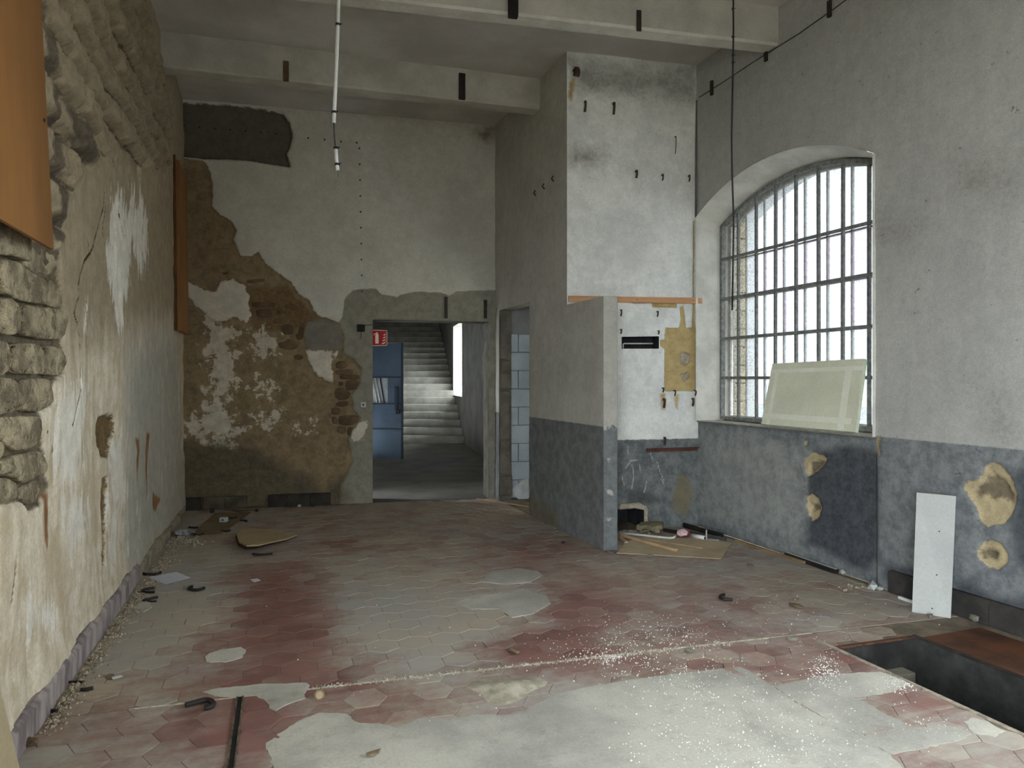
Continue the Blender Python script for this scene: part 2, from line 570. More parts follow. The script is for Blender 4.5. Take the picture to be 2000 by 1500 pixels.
wall_left = wall_grid('wall_left', WL, 0, WL.L, 0, CEIL, 0.0145, M_left, disp=l_disp, layers={
    'grey': lambda U, Z: union(WL, L_GREY, U, Z),
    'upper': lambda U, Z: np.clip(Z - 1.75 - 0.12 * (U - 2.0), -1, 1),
    'stone_dim': lambda U, Z: np.minimum(union(WL, [L_RELIEF], U, Z), 0.35) - 0.02,
    'white': lambda U, Z: np.maximum(union(WL, L_WHITE, U, Z), -0.155 - 0.12 * np.clip(Z - 1.3, 0, 2)),
    'hole': lambda U, Z: union(WL, L_HOLE, U, Z),
    'dark': lambda U, Z: union(WL, L_DARK, U, Z),
    'rust': lambda U, Z: union(WL, L_RUST, U, Z),
    'mortar': lambda U, Z: union(WL, [L_STONEZONE], U, Z),
    'joint': lambda U, Z: np.where(union(WL, [L_RELIEF], U, Z) + fbm(U * 4, Z * 4, 77) * 0.3 > 0.0, 0.010 - l_relief(U, Z, True), -0.05) + np.clip(fbm(U * 3, Z * 3, 78), -1, 0) * 0.04,
    'crack': crk})
struct(wall_left, 'old tan rendered stone wall, patched and cracked, with exposed stones')

M_stone = simple('sandstone_block', (180, 167, 138), (116, 106, 87), 8.0, 0.95, 1.0, 0.035, 38.0, objrand=0.14)
def uv_stone(name, W, poly, depth, mat, parent, seed=0, base=-0.06):
    q = W.poly(poly); c = q.mean(0); rnd = random.Random(seed)
    # resample the outline
    P = []
    for i in range(len(q)):
        a, b = q[i], q[(i + 1) % len(q)]
        k = max(1, int(np.linalg.norm(b - a) / 0.05))
        for j in range(k): P.append(a + (b - a) * j / k)
    P = np.array(P)
    for _ in range(1): P = P * 0.6 + (np.roll(P, 1, 0) + np.roll(P, -1, 0)) * 0.20
    n = len(P); V = []; Fc = []
    rings = [(1.0, base), (1.0, depth - 0.014), (0.985, depth - 0.004), (0.94, depth), (0.45, depth + 0.002)]
    for s, o in rings:
        for p in P:
            q2 = c + (p - c) * s
            w = float(fbm(np.array([q2[0] * 9 + seed]), np.array([q2[1] * 9]), seed, 3)[0]) * 0.05 * (1 if o > base + 0.01 else 0)
            V.append(W.P(q2[0], q2[1], o + w))
    V.append(W.P(c[0], c[1], depth + 0.003))
    for r in range(len(rings) - 1):
        for i in range(n):
            j = (i + 1) % n
            Fc.append((r * n + i, r * n + j, (r + 1) * n + j, (r + 1) * n + i))
    for i in range(n):
        Fc.append(((len(rings) - 1) * n + i, (len(rings) - 1) * n + (i + 1) % n, len(rings) * n))
    o = mesh_obj(name, V, Fc, mat, parent, smooth=True)
    fix_normals(o)
    return o
A5 = lambda pts: [(x / 5, 400 + y / 5) for x, y in pts]
B5 = lambda pts: [(x / 5, 660 + y / 5) for x, y in pts]
STONES = [
    (A5([(-300, 60), (0, 128), (100, 150), (200, 235), (245, 310), (262, 440), (266, 540), (228, 558), (150, 512), (0, 488), (-300, 440)]), .06),
    (A5([(285, 402), (420, 412), (560, 484), (588, 560), (560, 670), (526, 728), (430, 698), (336, 658), (262, 580), (280, 520)]), -.01),
    (A5([(-20, 522), (150, 552), (250, 612), (340, 692), (434, 712), (428, 980), (330, 962), (165, 932), (64, 874), (-20, 862)]), .05),
    (A5([(444, 714), (520, 754), (578, 850), (598, 1000), (560, 1004), (438, 984)]), .04),
    (A5([(-300, 560), (-34, 526), (-34, 860), (-300, 830)]), .05),
    (A5([(-20, 902), (60, 899), (148, 958), (166, 1030), (176, 1130), (140, 1262), (-20, 1276)]), .055),
    (A5([(-300, 860), (-34, 890), (-34, 1270), (-300, 1250)]), .05),
    (A5([(176, 1012), (194, 974), (330, 988), (420, 1014), (434, 992), (588, 1024), (638, 1080), (628, 1190), (588, 1288), (556, 1316), (430, 1316), (186, 1278), (156, 1250), (180, 1150)]), .06),
    (B5([(-160, 10), (0, 22), (88, 32), (84, 350), (0, 366), (-160, 372)]), .045),
    (B5([(98, 42), (330, 57), (408, 130), (426, 230), (398, 338), (360, 352), (122, 352), (94, 300)]), .06),
    (B5([(430, 64), (560, 88), (618, 160), (632, 240), (600, 328), (540, 366), (434, 360), (414, 336), (434, 220)]), .05),
    (B5([(-160, 385), (0, 388), (158, 394), (166, 560), (158, 728), (0, 746), (-160, 750)]), .05),
    (B5([(180, 394), (420, 394), (488, 432), (512, 520), (518, 640), (402, 688), (360, 746), (302, 716), (194, 716), (176, 560)]), .06),
    (B5([(-160, 770), (0, 772), (200, 754), (368, 774), (382, 900), (350, 1008), (280, 1086), (112, 1106), (64, 1046), (22, 986), (-160, 990)]), .055),
    (B5([(-160, 1210), (0, 1204), (82, 1154), (350, 1094), (418, 1134), (456, 1260), (438, 1306), (250, 1416), (204, 1426), (122, 1356), (0, 1346), (-160, 1340)]), .05),
    (B5([(-160, 1010), (14, 1000), (60, 1062), (70, 1140), (0, 1190), (-160, 1195)]), .03),
    (B5([(-160, 1360), (0, 1362), (118, 1376), (196, 1440), (180, 1560), (90, 1640), (-160, 1640)]), .03),
    (B5([(210, 1440), (300, 1420), (400, 1370), (430, 1480), (400, 1580), (300, 1640), (215, 1580)]), .015),
    (B5([(404, 706), (480, 672), (560, 730), (606, 800), (590, 846), (532, 856), (512, 1010), (520, 1100), (482, 1246), (442, 1100), (404, 940), (394, 800)]), .012),
]
for i, (pl, dp) in enumerate(STONES):
    uv_stone('stone', WL, pl, dp * 0.5 - 0.012, M_stone, wall_left, i)

# unseen backing added behind the render to block light leaking in
mesh_obj('wall_light_seal', [(-1.45, 2.3, -0.3), (-1.20, 10.1, -0.3), (-1.20, 10.1, 5.4), (-1.45, 2.3, 5.4), (-0.9, 10.1, 5.4), (-0.9, 10.1, -.3), (-0.6, 9.86, -.3), (-0.6, 9.86, 5.4), (-0.9, 2.42, -.3), (-0.9, 2.42, 5.4)],
         [(0, 1, 2, 3), (1, 5, 4, 2), (5, 6, 7, 4), (0, 3, 9, 8)], M_stone, wall_left)

# ---- wall_back ---------------------------------------------------------------
B_TAN = [[(340, 306), (400, 314), (412, 340), (416, 380), (412, 402), (430, 420), (450, 430), (462, 450), (456, 470), (470, 500), (490, 500), (505, 492),
          (520, 515), (545, 535), (570, 552), (584, 575), (604, 586), (612, 606), (622, 618), (640, 622), (665, 632), (672, 660), (670, 690), (690, 700),
          (706, 720), (702, 752), (688, 770), (690, 800), (704, 815), (696, 836), (680, 858), (690, 900), (676, 930), (664, 950), (660, 1000), (340, 1010)]]
B_WHITE = [[(357, 540), (375, 555), (400, 566), (420, 570), (430, 550), (455, 545), (475, 555), (487, 580), (485, 600), (492, 615), (480, 630), (455, 618), (436, 628), (420, 628), (400, 612), (380, 595), (362, 572)],
           [(597, 686), (648, 684), (649, 745), (634, 742), (618, 730), (606, 712)], [(686, 842), (700, 826), (718, 820), (714, 846), (700, 862), (688, 862)],
           [(652, 690), (660, 686), (654, 705)]]
B_CHALK = [[(405, 625), (440, 640), (462, 655), (450, 700), (462, 735), (440, 790), (475, 838), (440, 862), (362, 852), (356, 830), (398, 800), (412, 740), (402, 690)],
           [(495, 650), (540, 660), (535, 690), (505, 700)], [(500, 745), (530, 750), (535, 770), (510, 772)], [(500, 815), (540, 810), (530, 835), (505, 838)], [(580, 830), (608, 828), (600, 842)]]
B_GREYP = [[(600, 628), (640, 624), (664, 634), (668, 660), (664, 684), (598, 684), (594, 650)]]
B_CEM = [[(640, 690), (655, 640), (668, 620), (674, 582), (690, 566), (735, 563), (746, 575), (776, 580), (796, 571), (860, 570), (878, 578), (892, 569), (990, 566),
          (990, 1010), (664, 1010), (630, 960), (640, 800)]]
B_DARKSQ = [[(350, 198), (420, 203), (500, 210), (552, 220), (566, 240), (572, 268), (560, 300), (567, 326), (545, 322), (470, 311), (400, 310), (350, 304)]]
B_DARKER = [[(340, 860), (480, 870), (600, 930), (640, 960), (640, 1005), (340, 1010)], [(640, 950), (672, 925), (670, 990), (640, 995)], [(935, 256), (965, 252), (965, 272), (940, 270)]]  # darker patches along the wall foot and at the top right
B_WARM = [[(480, 560), (560, 560), (618, 620), (600, 640), (560, 650), (500, 640), (470, 600)]]
d0 = WB.px(728, 982)[0]; d1 = WB.px(951, 700)[0]; dtop = WB.px(830, 626)[1]
rag = [(951, 700), (954, 686), (957, 668), (956, 650), (953, 640), (955, 630)]
DOORHOLE = [(d0, -0.5), (d1 + 0.02, -0.5), (d1 + .02, WB.px(951, 760)[1])] + [WB.px(*p) for p in rag] + [(WB.px(955, 627)[0], dtop), (d0, dtop)]
def b_disp(U, Z):
    d = fbm(U * 1.5, Z * 1.5, 41) * 0.02 + fbm(U * 8, Z * 8, 42) * 0.006
    tan = smooth01(union(WB, B_TAN, U, Z) + fbm(U * 14, Z * 14, 43) * 0.03, -0.01, 0.012)
    wh = smooth01(union(WB, B_WHITE + B_GREYP, U, Z) + fbm(U * 14, Z * 14, 44) * 0.03, -0.01, 0.012)
    d = d - tan * (1 - wh) * (0.018 + 0.05 * np.abs(fbm(U * 5, Z * 9, 45)))
    d = d - smooth01(union(WB, B_DARKSQ, U, Z) + fbm(U * 16, Z * 16, 46) * 0.03, -0.012, 0.012) * 0.06
    d = d - smooth01(union(WB, B_CEM, U, Z) + fbm(U * 10, Z * 10, 47) * 0.03, -0.01, 0.012) * 0.008
    return d
M_back = layered('grey_white_plaster_back', ((204, 202, 192), (186, 184, 174)), [
    ('cem', (148, 145, 132), (126, 123, 112), 0.06, 7.0, 0.008, -0.25),
    ('tan', (148, 130, 101), (116, 102, 79), 0.07, 12.0, 0.006, -0.5),
    ('warm', (104, 84, 58), (124, 104, 76), 0.25, 6.0, 0.05, 0.0),
    ('greyp', (130, 126, 115), (112, 108, 99), 0.09, 9.0, 0.008, 0.2),
    ('chalk', (206, 199, 183), (176, 167, 148), 1.1, 8.0, 0.03, 0.0),
    ('white', (212, 205, 192), (190, 183, 169), 0.12, 12.0, 0.006, 0.3),
    ('darker', (86, 81, 69), (110, 98, 77), 0.35, 5.0, 0.10, 0.0),
    ('darksq', (104, 100, 90), (88, 85, 77), 0.06, 12.0, 0.008, -0.5)], bump=0.6, specks=0.25)
wall_back = wall_grid('wall_back', WB, 0.0, WB.L, 0, CEIL, 0.018, M_back, holes=[DOORHOLE], disp=b_disp, layers={
    'cem': lambda U, Z: union(WB, B_CEM, U, Z), 'tan': lambda U, Z: union(WB, B_TAN, U, Z), 'greyp': lambda U, Z: union(WB, B_GREYP, U, Z),
    'warm': lambda U, Z: union(WB, B_WARM, U, Z),
    'chalk': lambda U, Z: union(WB, B_CHALK, U, Z), 'white': lambda U, Z: union(WB, B_WHITE, U, Z), 'darker': lambda U, Z: union(WB, B_DARKER, U, Z),
    'darksq': lambda U, Z: union(WB, B_DARKSQ, U, Z)})
struct(wall_back, 'end wall with half its plaster fallen away and a doorway')
# door reveal (wall 0.35 thick) with its concrete lintel
M_cem = simple('rough_cement', (136, 132, 118), (108, 104, 94), 5.0, 0.95, 0.7, 0.008)
T_B = 0.35
M_cem_shade = simple('shaded_cement', (100, 96, 87), (78, 75, 68), 5.0, 0.95, 0.7, 0.008)  # cement colour darkened so the doorway reveals read as shaded
def reveal(name, W, pts, thick, mat, parent, smooth=False, off0=0.0):
    V = []; Fc = []
    for (u, z) in pts:
        V.append(W.P(u, z, off0)); V.append(W.P(u, z, -thick))
    for i in range(len(pts) - 1):
        Fc.append((2 * i, 2 * i + 2, 2 * i + 3, 2 * i + 1))
    o = mesh_obj(name, V, Fc, mat, parent, smooth)
    return o
reveal('door_reveal', WB, [(d1 + 0.02, 0.0)] + DOORHOLE[2:] + [(d0, 0.0)], T_B, M_cem_shade, wall_back)
# far face of the end wall, seen from the hall
u_hall0, u_hall1 = -0.3, WB.L + 1.4
WBH = Wall(WB.P(u_hall0, 0, -T_B)[:2], WB.P(u_hall1, 0, -T_B)[:2], LD(-1, 16)[:2])
M_hall = simple('grey_hall_plaster', (150, 148, 140), (126, 124, 118), 2.5, 0.95, 0.3)
wall_grid('hall_side_face', WBH, 0, WBH.L, 0, CEIL, 0.06, M_hall, holes=[[(p[0] - u_hall0, p[1]) for p in DOORHOLE]], parent=wall_back)
# dark steel straps over the doorway
M_iron = simple('dark_iron', (46, 44, 42), (66, 58, 50), 12.0, 0.7, 0.3, metal=0.3)
for px0, y0, y1 in ((871, 580, 622), (948, 586, 622)):
    (ua, za), (ub, zb) = WB.px(px0, y1), WB.px(px0, y0)
    obox('steel_strap', WB.P(ua, za, -0.005), WB.P(ua, zb, -0.005), (WB.d[0], WB.d[1], 0), (WB.n[0], WB.n[1], 0), 0.04, 0.022, M_iron, wall_back, 0.003)
# exposed bricks beside the doorway and rubble in the bare patch
M_brick = simple('old_brick', (112, 92, 69), (88, 73, 56), 7.0, 0.95, 0.7, 0.008, objrand=0.16)
C3 = lambda pts: [(340 + x / 3, 520 + y / 3) for x, y in pts]
BR = [[(940, 560), (1016, 552), (1020, 596), (944, 604)], [(938, 608), (1052, 600), (1056, 632), (968, 640), (940, 634)], [(966, 640), (1088, 634), (1092, 662), (966, 664)],
      [(956, 668), (1000, 668), (1000, 706), (960, 708)], [(1002, 666), (1090, 664), (1088, 706), (1050, 730), (1002, 726)], [(940, 712), (998, 712), (1040, 740), (1030, 780), (944, 790)],
      [(944, 796), (1028, 788), (1024, 820), (948, 826)], [(914, 828), (980, 828), (976, 872), (918, 872)], [(960, 876), (1088, 872), (1080, 912), (1050, 934), (964, 932)],
      [(922, 878), (956, 876), (960, 930), (926, 928)], [(950, 938), (1010, 938), (1006, 984), (956, 980)], [(1014, 938), (1050, 938), (1042, 990), (1012, 1000)],
      [(480, 135), (560, 124), (590, 160), (586, 184), (500, 180)], [(640, 222), (690, 214), (750, 232), (760, 256), (720, 262), (642, 246)], [(444, 210), (540, 206), (600, 216), (596, 236), (450, 240)],
      [(414, 84), (470, 76), (540, 66), (540, 88), (470, 98), (420, 98)], [(560, 310), (690, 296), (740, 300), (690, 332), (570, 338)], [(590, 256), (660, 256), (676, 272), (600, 280)],
      [(470, 254), (580, 250), (584, 296), (480, 300)], [(620, 340), (700, 336), (704, 400), (640, 404), (622, 380)], [(708, 338), (764, 330), (768, 420), (720, 440), (706, 400)],
      [(600, 430), (690, 424), (740, 470), (690, 492), (612, 480)], [(690, 520), (760, 512), (764, 548), (706, 552)], [(270, 30), (320, 26), (326, 48), (276, 54)]]
for i, b in enumerate(BR):
    uv_stone('brick', WB, C3(b), -0.008 if i < 12 else -0.018, M_brick, wall_back, 100 + i, base=-0.09)

# ---- wall_partition: low stub wall plus the side of the boxed-in shaft ---------
P_TOP = 2.37
pj1 = WP.px(1034, 800)[0]; pj0 = WP.px(975, 800)[0]; ptop = WP.px(1034, 590)[1]
PH_DOOR = [(pj1, -0.5), (pj0, -0.5), (pj0, ptop), (pj1, ptop)]
uF = 6.716 - 5.9
PH_TOP = [(-0.5, P_TOP), (uF, P_TOP), (uF, CEIL + 0.5), (-0.5, CEIL + 0.5)]
P_STAIN = [[(1032, 960), (1060, 985), (1090, 1000), (1090, 1040), (1060, 1035), (1030, 1020)]]
def p_disp(U, Z): return (fbm(U * 1.4, Z * 1.4, 61) * 0.02 + fbm(U * 7, Z * 7, 62) * 0.005) * np.clip(np.abs(U - uF) / 0.2, 0, 1) * np.clip(U / 0.1, 0, 1)
M_part = layered('grey_white_plaster_side', ((196, 194, 184), (176, 174, 166)), [
    ('dado', (132, 135, 134), (104, 108, 109), 0.012, 30.0, 0.006, 0.10),
    ('stain', (128, 124, 108), (112, 108, 96), 0.20, 6.0, 0.05, 0.0)], bump=0.5, streak=0.3, specks=0.4, mottle=0.18)
wall_partition = wall_grid('wall_partition', WP, 0, WP.L, 0, CEIL, 0.02, M_part, holes=[PH_DOOR, PH_TOP], disp=p_disp, layers={
    'dado': lambda U, Z: DADO - Z, 'stain': lambda U, Z: union(WP, P_STAIN, U, Z)})
struct(wall_partition, 'grey plaster side wall with slate dado and a narrow doorway')
M_end = layered('grey_white_plaster_end', ((186, 185, 176), (166, 165, 158)), [
    ('dado', (126, 130, 131), (102, 107, 109), 0.30, 18.0, 0.01, 0.05), ('chip', (196, 194, 188), (176, 174, 168), 0.05, 30.0, 0.01, 0.0)], bump=0.6)
E_CHIP = [[(1182, 955), (1195, 958), (1200, 968), (1188, 966)], [(1186, 895), (1192, 895), (1190, 905)], [(1184, 1012), (1196, 1012), (1190, 1018)]]
wall_grid('partition_end', WE, 0, WE.L, 0, P_TOP, 0.015, M_end, parent=wall_partition, disp=lambda U, Z: fbm(U * 9, Z * 6, 66) * 0.008 - 0.004, layers={
    'dado': lambda U, Z: DADO - Z, 'chip': lambda U, Z: union(WE, E_CHIP, U, Z)})
e1 = WE.B
mesh_obj('partition_top', [(3.085, 5.9, P_TOP), (e1[0], e1[1], P_TOP), (e1[0], 6.71, P_TOP), (3.085, 6.72, P_TOP)], [(0, 1, 2, 3)], M_end, wall_partition)
WPR = Wall((e1[0], e1[1]), (e1[0], 6.72), (4, 6))
wall_grid('partition_inner_face', WPR, 0, WPR.L, 0, P_TOP, 0.05, M_end, parent=wall_partition, layers={'dado': lambda U, Z: DADO - 0.2 - Z, 'chip': lambda U, Z: U * 0 - 1})
reveal('doorway_reveal', WP, [(pj1, 0), (pj1, ptop), (pj0, ptop), (pj0, 0)], 0.17, M_cem_shade, wall_partition)
# broken masonry blocks of the far jamb
for k, (y0, y1, w) in enumerate(((612, 700, .10), (702, 725, .14), (727, 760, .16), (762, 860, .13), (862, 930, .15), (932, 972, .17))):
    za = WP.px(985, y1)[1]; zb = WP.px(985, y0)[1]
    c = WP.P(pj0, 0, -0.02)
    box('jamb_block', (3.085 + 0.012, c[1] - 0.035 - 0.012 * (k % 2), max(za, 0.0)), (3.085 + w, c[1] + 0.03, zb - 0.012), M_cem_shade, wall_partition, 0.012)

# ---- wall_shaft: lit front of the boxed-in shaft ------------------------------
F_DADO = 0.955
F_YEL = [[(1298, 655), (1300, 640), (1326, 640), (1330, 625), (1328, 600), (1336, 595), (1340, 640), (1352, 640), (1355, 590), (1358, 590), (1358, 640), (1370, 650), (1370, 764), (1298, 764)],
         [(1232, 588), (1268, 590), (1268, 593), (1232, 592)], [(1272, 590), (1322, 592), (1322, 601), (1275, 600)], [(1288, 664), (1300, 664), (1300, 684), (1290, 676)],
         [(1354, 430), (1357, 430), (1357, 600), (1354, 600)]]
F_TANB = [[(1310, 985), (1325, 925), (1340, 930), (1352, 960), (1345, 1010), (1320, 1000)]]
F_GRIME = [[(1110, 120), (1240, 140), (1360, 130), (1362, 200), (1280, 180), (1200, 190), (1112, 170)], [(1112, 280), (1180, 300), (1170, 330), (1112, 320)]]
F_RUST = [[(1112, 160), (1124, 150), (1116, 200), (1110, 190)], [(1290, 770), (1300, 768), (1300, 800), (1292, 800)], [(1318, 772), (1326, 770), (1324, 800), (1318, 795)]]
F_DARKB = [[(1225, 960), (1260, 955), (1290, 975), (1270, 985), (1230, 985)], [(1250, 1000), (1280, 1010), (1280, 1030), (1255, 1035)]]
nich = WF.poly([(1214, 658), (1286, 657), (1286, 681), (1214, 681)])
hole2 = WF.poly([(1196, 1046), (1257, 1042), (1257, 996), (1240, 993), (1212, 996), (1196, 990)])
F_PIT = [[(1330, 690), (1336, 687), (1350, 692), (1349, 706), (1340, 714), (1331, 710)], [(1331, 731), (1346, 727), (1347, 738), (1337, 746)], [(1240, 992), (1262, 988), (1268, 1000), (1262, 1036), (1256, 1036), (1254, 1000), (1236, 999)], [(1212, 985), (1250, 982), (1262, 990), (1212, 996)]]
F_SCR = [[(1235, 908), (1238, 930), (1234, 955)], [(1262, 940), (1260, 955), (1257, 962)], [(1283, 902), (1288, 920), (1297, 938)], [(1222, 915), (1232, 900), (1245, 898)], [(1290, 935), (1296, 945)], [(1248, 905), (1252, 925)],
         [(1225, 870), (1228, 890)], [(1215, 930), (1220, 950)], [(1270, 885), (1275, 900)]]
def f_scr(U, Z):
    r = np.full(U.shape, 9.0)
    for c in F_SCR: r = np.minimum(r, line_dist(WF.poly(c), U, Z))
    return 0.0062 - r
def f_disp(U, Z):
    d = fbm(U * 2, Z * 2, 71) * 0.025 + fbm(U * 9, Z * 9, 72) * 0.008
    d = d - smooth01(union(WF, F_YEL, U, Z), -0.006, 0.008) * 0.015
    d = d - smooth01(union(WF, F_PIT, U, Z) + fbm(U * 20, Z * 20, 73) * 0.02, -0.006, 0.010) * 0.02
    return d * np.clip(U / 0.15, 0, 1)
M_front = layered('whitewashed_plaster', ((236, 237, 232), (212, 214, 210)), [
    ('grime', (150, 149, 142), (182, 181, 174), 0.5, 4.0, 0.15, 0.0),
    ('dado', (128, 131, 130), (92, 97, 99), 0.03, 20.0, 0.006, 0.1),
    ('darkb', (72, 76, 78), (88, 90, 90), 0.2, 6.0, 0.06, 0.0),
    ('tanb', (128, 120, 98), (112, 108, 92), 0.15, 7.0, 0.04, 0.0),
    ('rust', (170, 140, 92), (190, 172, 132), 0.05, 14.0, 0.02, 0.0),
    ('scr', (184, 185, 182), (160, 162, 160), 0.016, 30.0, 0.004, 0.0),
    ('yellow', (196, 176, 126), (172, 150, 104), 0.02, 24.0, 0.004, -0.4),
    ('pits', (186, 176, 158), (148, 138, 120), 0.05, 20.0, 0.006, -0.5)], bump=0.9, specks=0.4)
wall_shaft = wall_grid('wall_shaft', WF, 0.003, WF.L, 0, CEIL, 0.015, M_front, holes=[nich, hole2], disp=f_disp, layers={
    'scr': f_scr, 'pits': lambda U, Z: union(WF, F_PIT, U, Z), 'dado': lambda U, Z: F_DADO - Z, 'yellow': lambda U, Z: union(WF, F_YEL, U, Z), 'tanb': lambda U, Z: union(WF, F_TANB, U, Z),
    'grime': lambda U, Z: union(WF, F_GRIME, U, Z), 'rust': lambda U, Z: union(WF, F_RUST, U, Z), 'darkb': lambda U, Z: union(WF, F_DARKB, U, Z)})
struct(wall_shaft, 'whitewashed wall beside the window with a yellow bare patch')
M_dark_grey = simple('dark_grey_lining', (52, 52, 52), (38, 38, 40), 6.0, 0.95, 0.4)  # dark grey tone lining the niche and the floor cavity
def cavity(name, W, q, depth, mat, parent):
    q = np.asarray(q); n = len(q)
    V = [W.P(u, z, 0.012) for u, z in q] + [W.P(u, z, -depth) for u, z in q]
    Fc = [(i, (i + 1) % n, n + (i + 1) % n, n + i) for i in range(n)] + [tuple(range(n, 2 * n))]
    return mesh_obj(name, V, Fc, mat, parent)
cavity('wall_niche', WF, nich, 0.16, M_dark_grey, wall_shaft)
cavity('floor_cavity', WF, hole2, 0.45, M_dark_grey, wall_shaft)

# ---- wall_right with the arched window ----------------------------------------
WY0, WY1, SILL, SPRING, RISE = 4.185, 6.50, 1.15, 3.345, 0.315
def arch_z(y, y0=WY0, y1=WY1, spring=SPRING, rise=RISE):
    a = (y1 - y0) / 2; R = (a * a + rise * rise) / (2 * rise); cz = spring + rise - R
    return cz + math.sqrt(max(R * R - (y - (y0 + y1) / 2) ** 2, 0))
def arch_outline(y0, y1, sill, spring, rise, n=28):
    return [(y0, sill)] + [(y0 + (y1 - y0) * i / n, arch_z(y0 + (y1 - y0) * i / n, y0, y1, spring, rise)) for i in range(n + 1)] + [(y1, sill)]
OUT = arch_outline(WY0, WY1, SILL, SPRING, RISE)
WHOLE = [(y - 2.4, z) for y, z in OUT]
R_FILL = [[(1561, 905), (1570, 890), (1582, 884), (1600, 889), (1607, 897), (1600, 912), (1586, 924), (1570, 932), (1565, 920)],
          [(1567, 985), (1570, 970), (1580, 965), (1590, 972), (1598, 993), (1594, 1010), (1580, 1019), (1572, 1008)],
          [(1880, 955), (1888, 937), (1905, 940), (1920, 925), (1924, 906), (1938, 902), (1956, 908), (1974, 932), (1985, 965), (1980, 985), (1976, 1005), (1962, 1022), (1930, 1029), (1912, 1016), (1906, 990), (1892, 970)],
          [(1907, 1076), (1918, 1060), (1936, 1055), (1952, 1060), (1968, 1082), (1966, 1100), (1950, 1113), (1930, 1108), (1912, 1094)], [(1706, 858), (1718, 852), (1718, 890), (1706, 880)], [(1562, 862), (1570, 860), (1570, 870), (1564, 872)]]
R_CORE = [[(1572, 905), (1590, 900), (1600, 905), (1586, 918), (1574, 926)], [(1898, 955), (1920, 942), (1938, 922), (1960, 940), (1976, 965), (1972, 985), (1950, 970), (1936, 978), (1920, 965), (1905, 970)],
          [(1574, 988), (1588, 984), (1590, 996), (1576, 1000)], [(1912, 1078), (1930, 1072), (1944, 1080), (1940, 1092), (1918, 1090)]]
R_LIGHT = [[(1362, 840), (1480, 850), (1568, 880), (1568, 1000), (1540, 1060), (1460, 1045), (1362, 1010)]]
R_DARK = [[(1572, 900), (1640, 870), (1712, 880), (1714, 1090), (1680, 1120), (1572, 1060)], [(1984, 930), (2010, 900), (2040, 1100), (2010, 1120), (1984, 1090), (1978, 1020)],
          [(1730, 1105), (1760, 1100), (1800, 1112), (1800, 1130), (1730, 1125)], [(1870, 1140), (1895, 1138), (1940, 1160), (2040, 1180), (2040, 1230), (1870, 1180)]]
R_SMUDGE = [[(1720, 430), (1790, 440), (1780, 470), (1722, 460)], [(1930, 780), (1960, 790), (1970, 850), (1940, 850)], [(1880, 330), (1980, 330), (1980, 370), (1880, 365)]]
R_GREYC = [[(1362, 846), (1480, 858), (1470, 870), (1362, 862)]]
def r_disp(U, Z):
    Y = U + 2.4
    d = fbm(U * 1.6, Z * 1.6, 81) * 0.016 + fbm(U * 8, Z * 8, 82) * 0.005
    rec = smooth01(Y, WY0 - 0.02, WY0 + 0.01) * (1 - smooth01(Z, SILL - 0.03, SILL - 0.005))
    d = d * (1 - 0.3 * rec) - rec * 0.035
    f = smooth01(union(WR, R_FILL, U, Z) + fbm(U * 18, Z * 18, 83) * 0.03, -0.012, 0.012)
    d = d - f * (0.016 - fbm(U * 12, Z * 12, 84) * 0.02)
    d = d - smooth01(union(WR, R_CORE, U, Z) + fbm(U * 20, Z * 20, 85) * 0.03, -0.02, 0.02) * 0.025
    return d
M_right = layered('grey_white_plaster_window', ((178, 178, 172), (164, 164, 160)), [
    ('smudge', (142, 141, 136), (160, 159, 153), 0.5, 5.0, 0.2, 0.0),
    ('dado', (136, 139, 139), (100, 105, 108), 0.01, 30.0, 0.006, 0.1),
    ('light', (160, 162, 159), (130, 133, 132), 0.5, 3.0, 0.15, 0.0),
    ('dark', (66, 70, 75), (84, 88, 92), 0.15, 5.0, 0.05, 0.0),
    ('fill', (190, 174, 136), (166, 152, 122), 0.05, 22.0, 0.006, -0.4),
    ('core', (130, 118, 96), (108, 100, 84), 0.08, 18.0, 0.015, -0.3)], bump=0.6, streak=0.4, specks=0.6, mottle=0.2)
wall_right = wall_grid('wall_right', WR, 0, WR.L, 0, CEIL, 0.016, M_right, holes=[WHOLE], disp=r_disp, layers={
    'dado': lambda U, Z: np.where(U + 2.4 > WY0, SILL - 0.004, DADO) - Z, 'light': lambda U, Z: union(WR, R_LIGHT, U, Z), 'dark': lambda U, Z: union(WR, R_DARK, U, Z),
    'fill': lambda U, Z: union(WR, R_FILL, U, Z), 'core': lambda U, Z: union(WR, R_CORE, U, Z), 'smudge': lambda U, Z: union(WR, R_SMUDGE, U, Z)})
struct(wall_right, 'grey plaster wall with slate dado around the arched window')
# plastered reveal of the window: jambs, soffit and sill
XB, XG = 4.83, 4.95
M_rev = simple('whitewashed_reveal', (222, 221, 212), (200, 199, 190), 4.0, 0.93, 0.5, 0.01)
def reveal_x(name, outl, x0, x1, mat, parent, n=6, jit=0.008):
    V = []; Fc = []; m = len(outl)
    for (y, z) in outl:
        for k in range(n + 1):
            x = x0 + (x1 - x0) * k / n
            j = float(fbm(np.array([y * 5 + z * 3]), np.array([x * 9.0]), 91, 3)[0]) * jit * 2 * (1 if 0 < k < n else 0)
            V.append((x, y + j * (1 if abs(z - SILL) > 1e-6 else 0), z + j))
    for i in range(m - 1):
        for k in range(n):
            a = i * (n + 1) + k
            Fc.append((a, a + 1, a + n + 2, a + n + 1))
    return mesh_obj(name, V, Fc, mat, parent, smooth=True)
dense = []
for i in range(len(OUT) - 1):
    (ya, za), (yb, zb) = OUT[i], OUT[i + 1]
    k = max(1, int(math.hypot(yb - ya, zb - za) / 0.1))
    dense += [(ya + (yb - ya) * j / k, za + (zb - za) * j / k) for j in range(k)]
dense.append(OUT[-1])
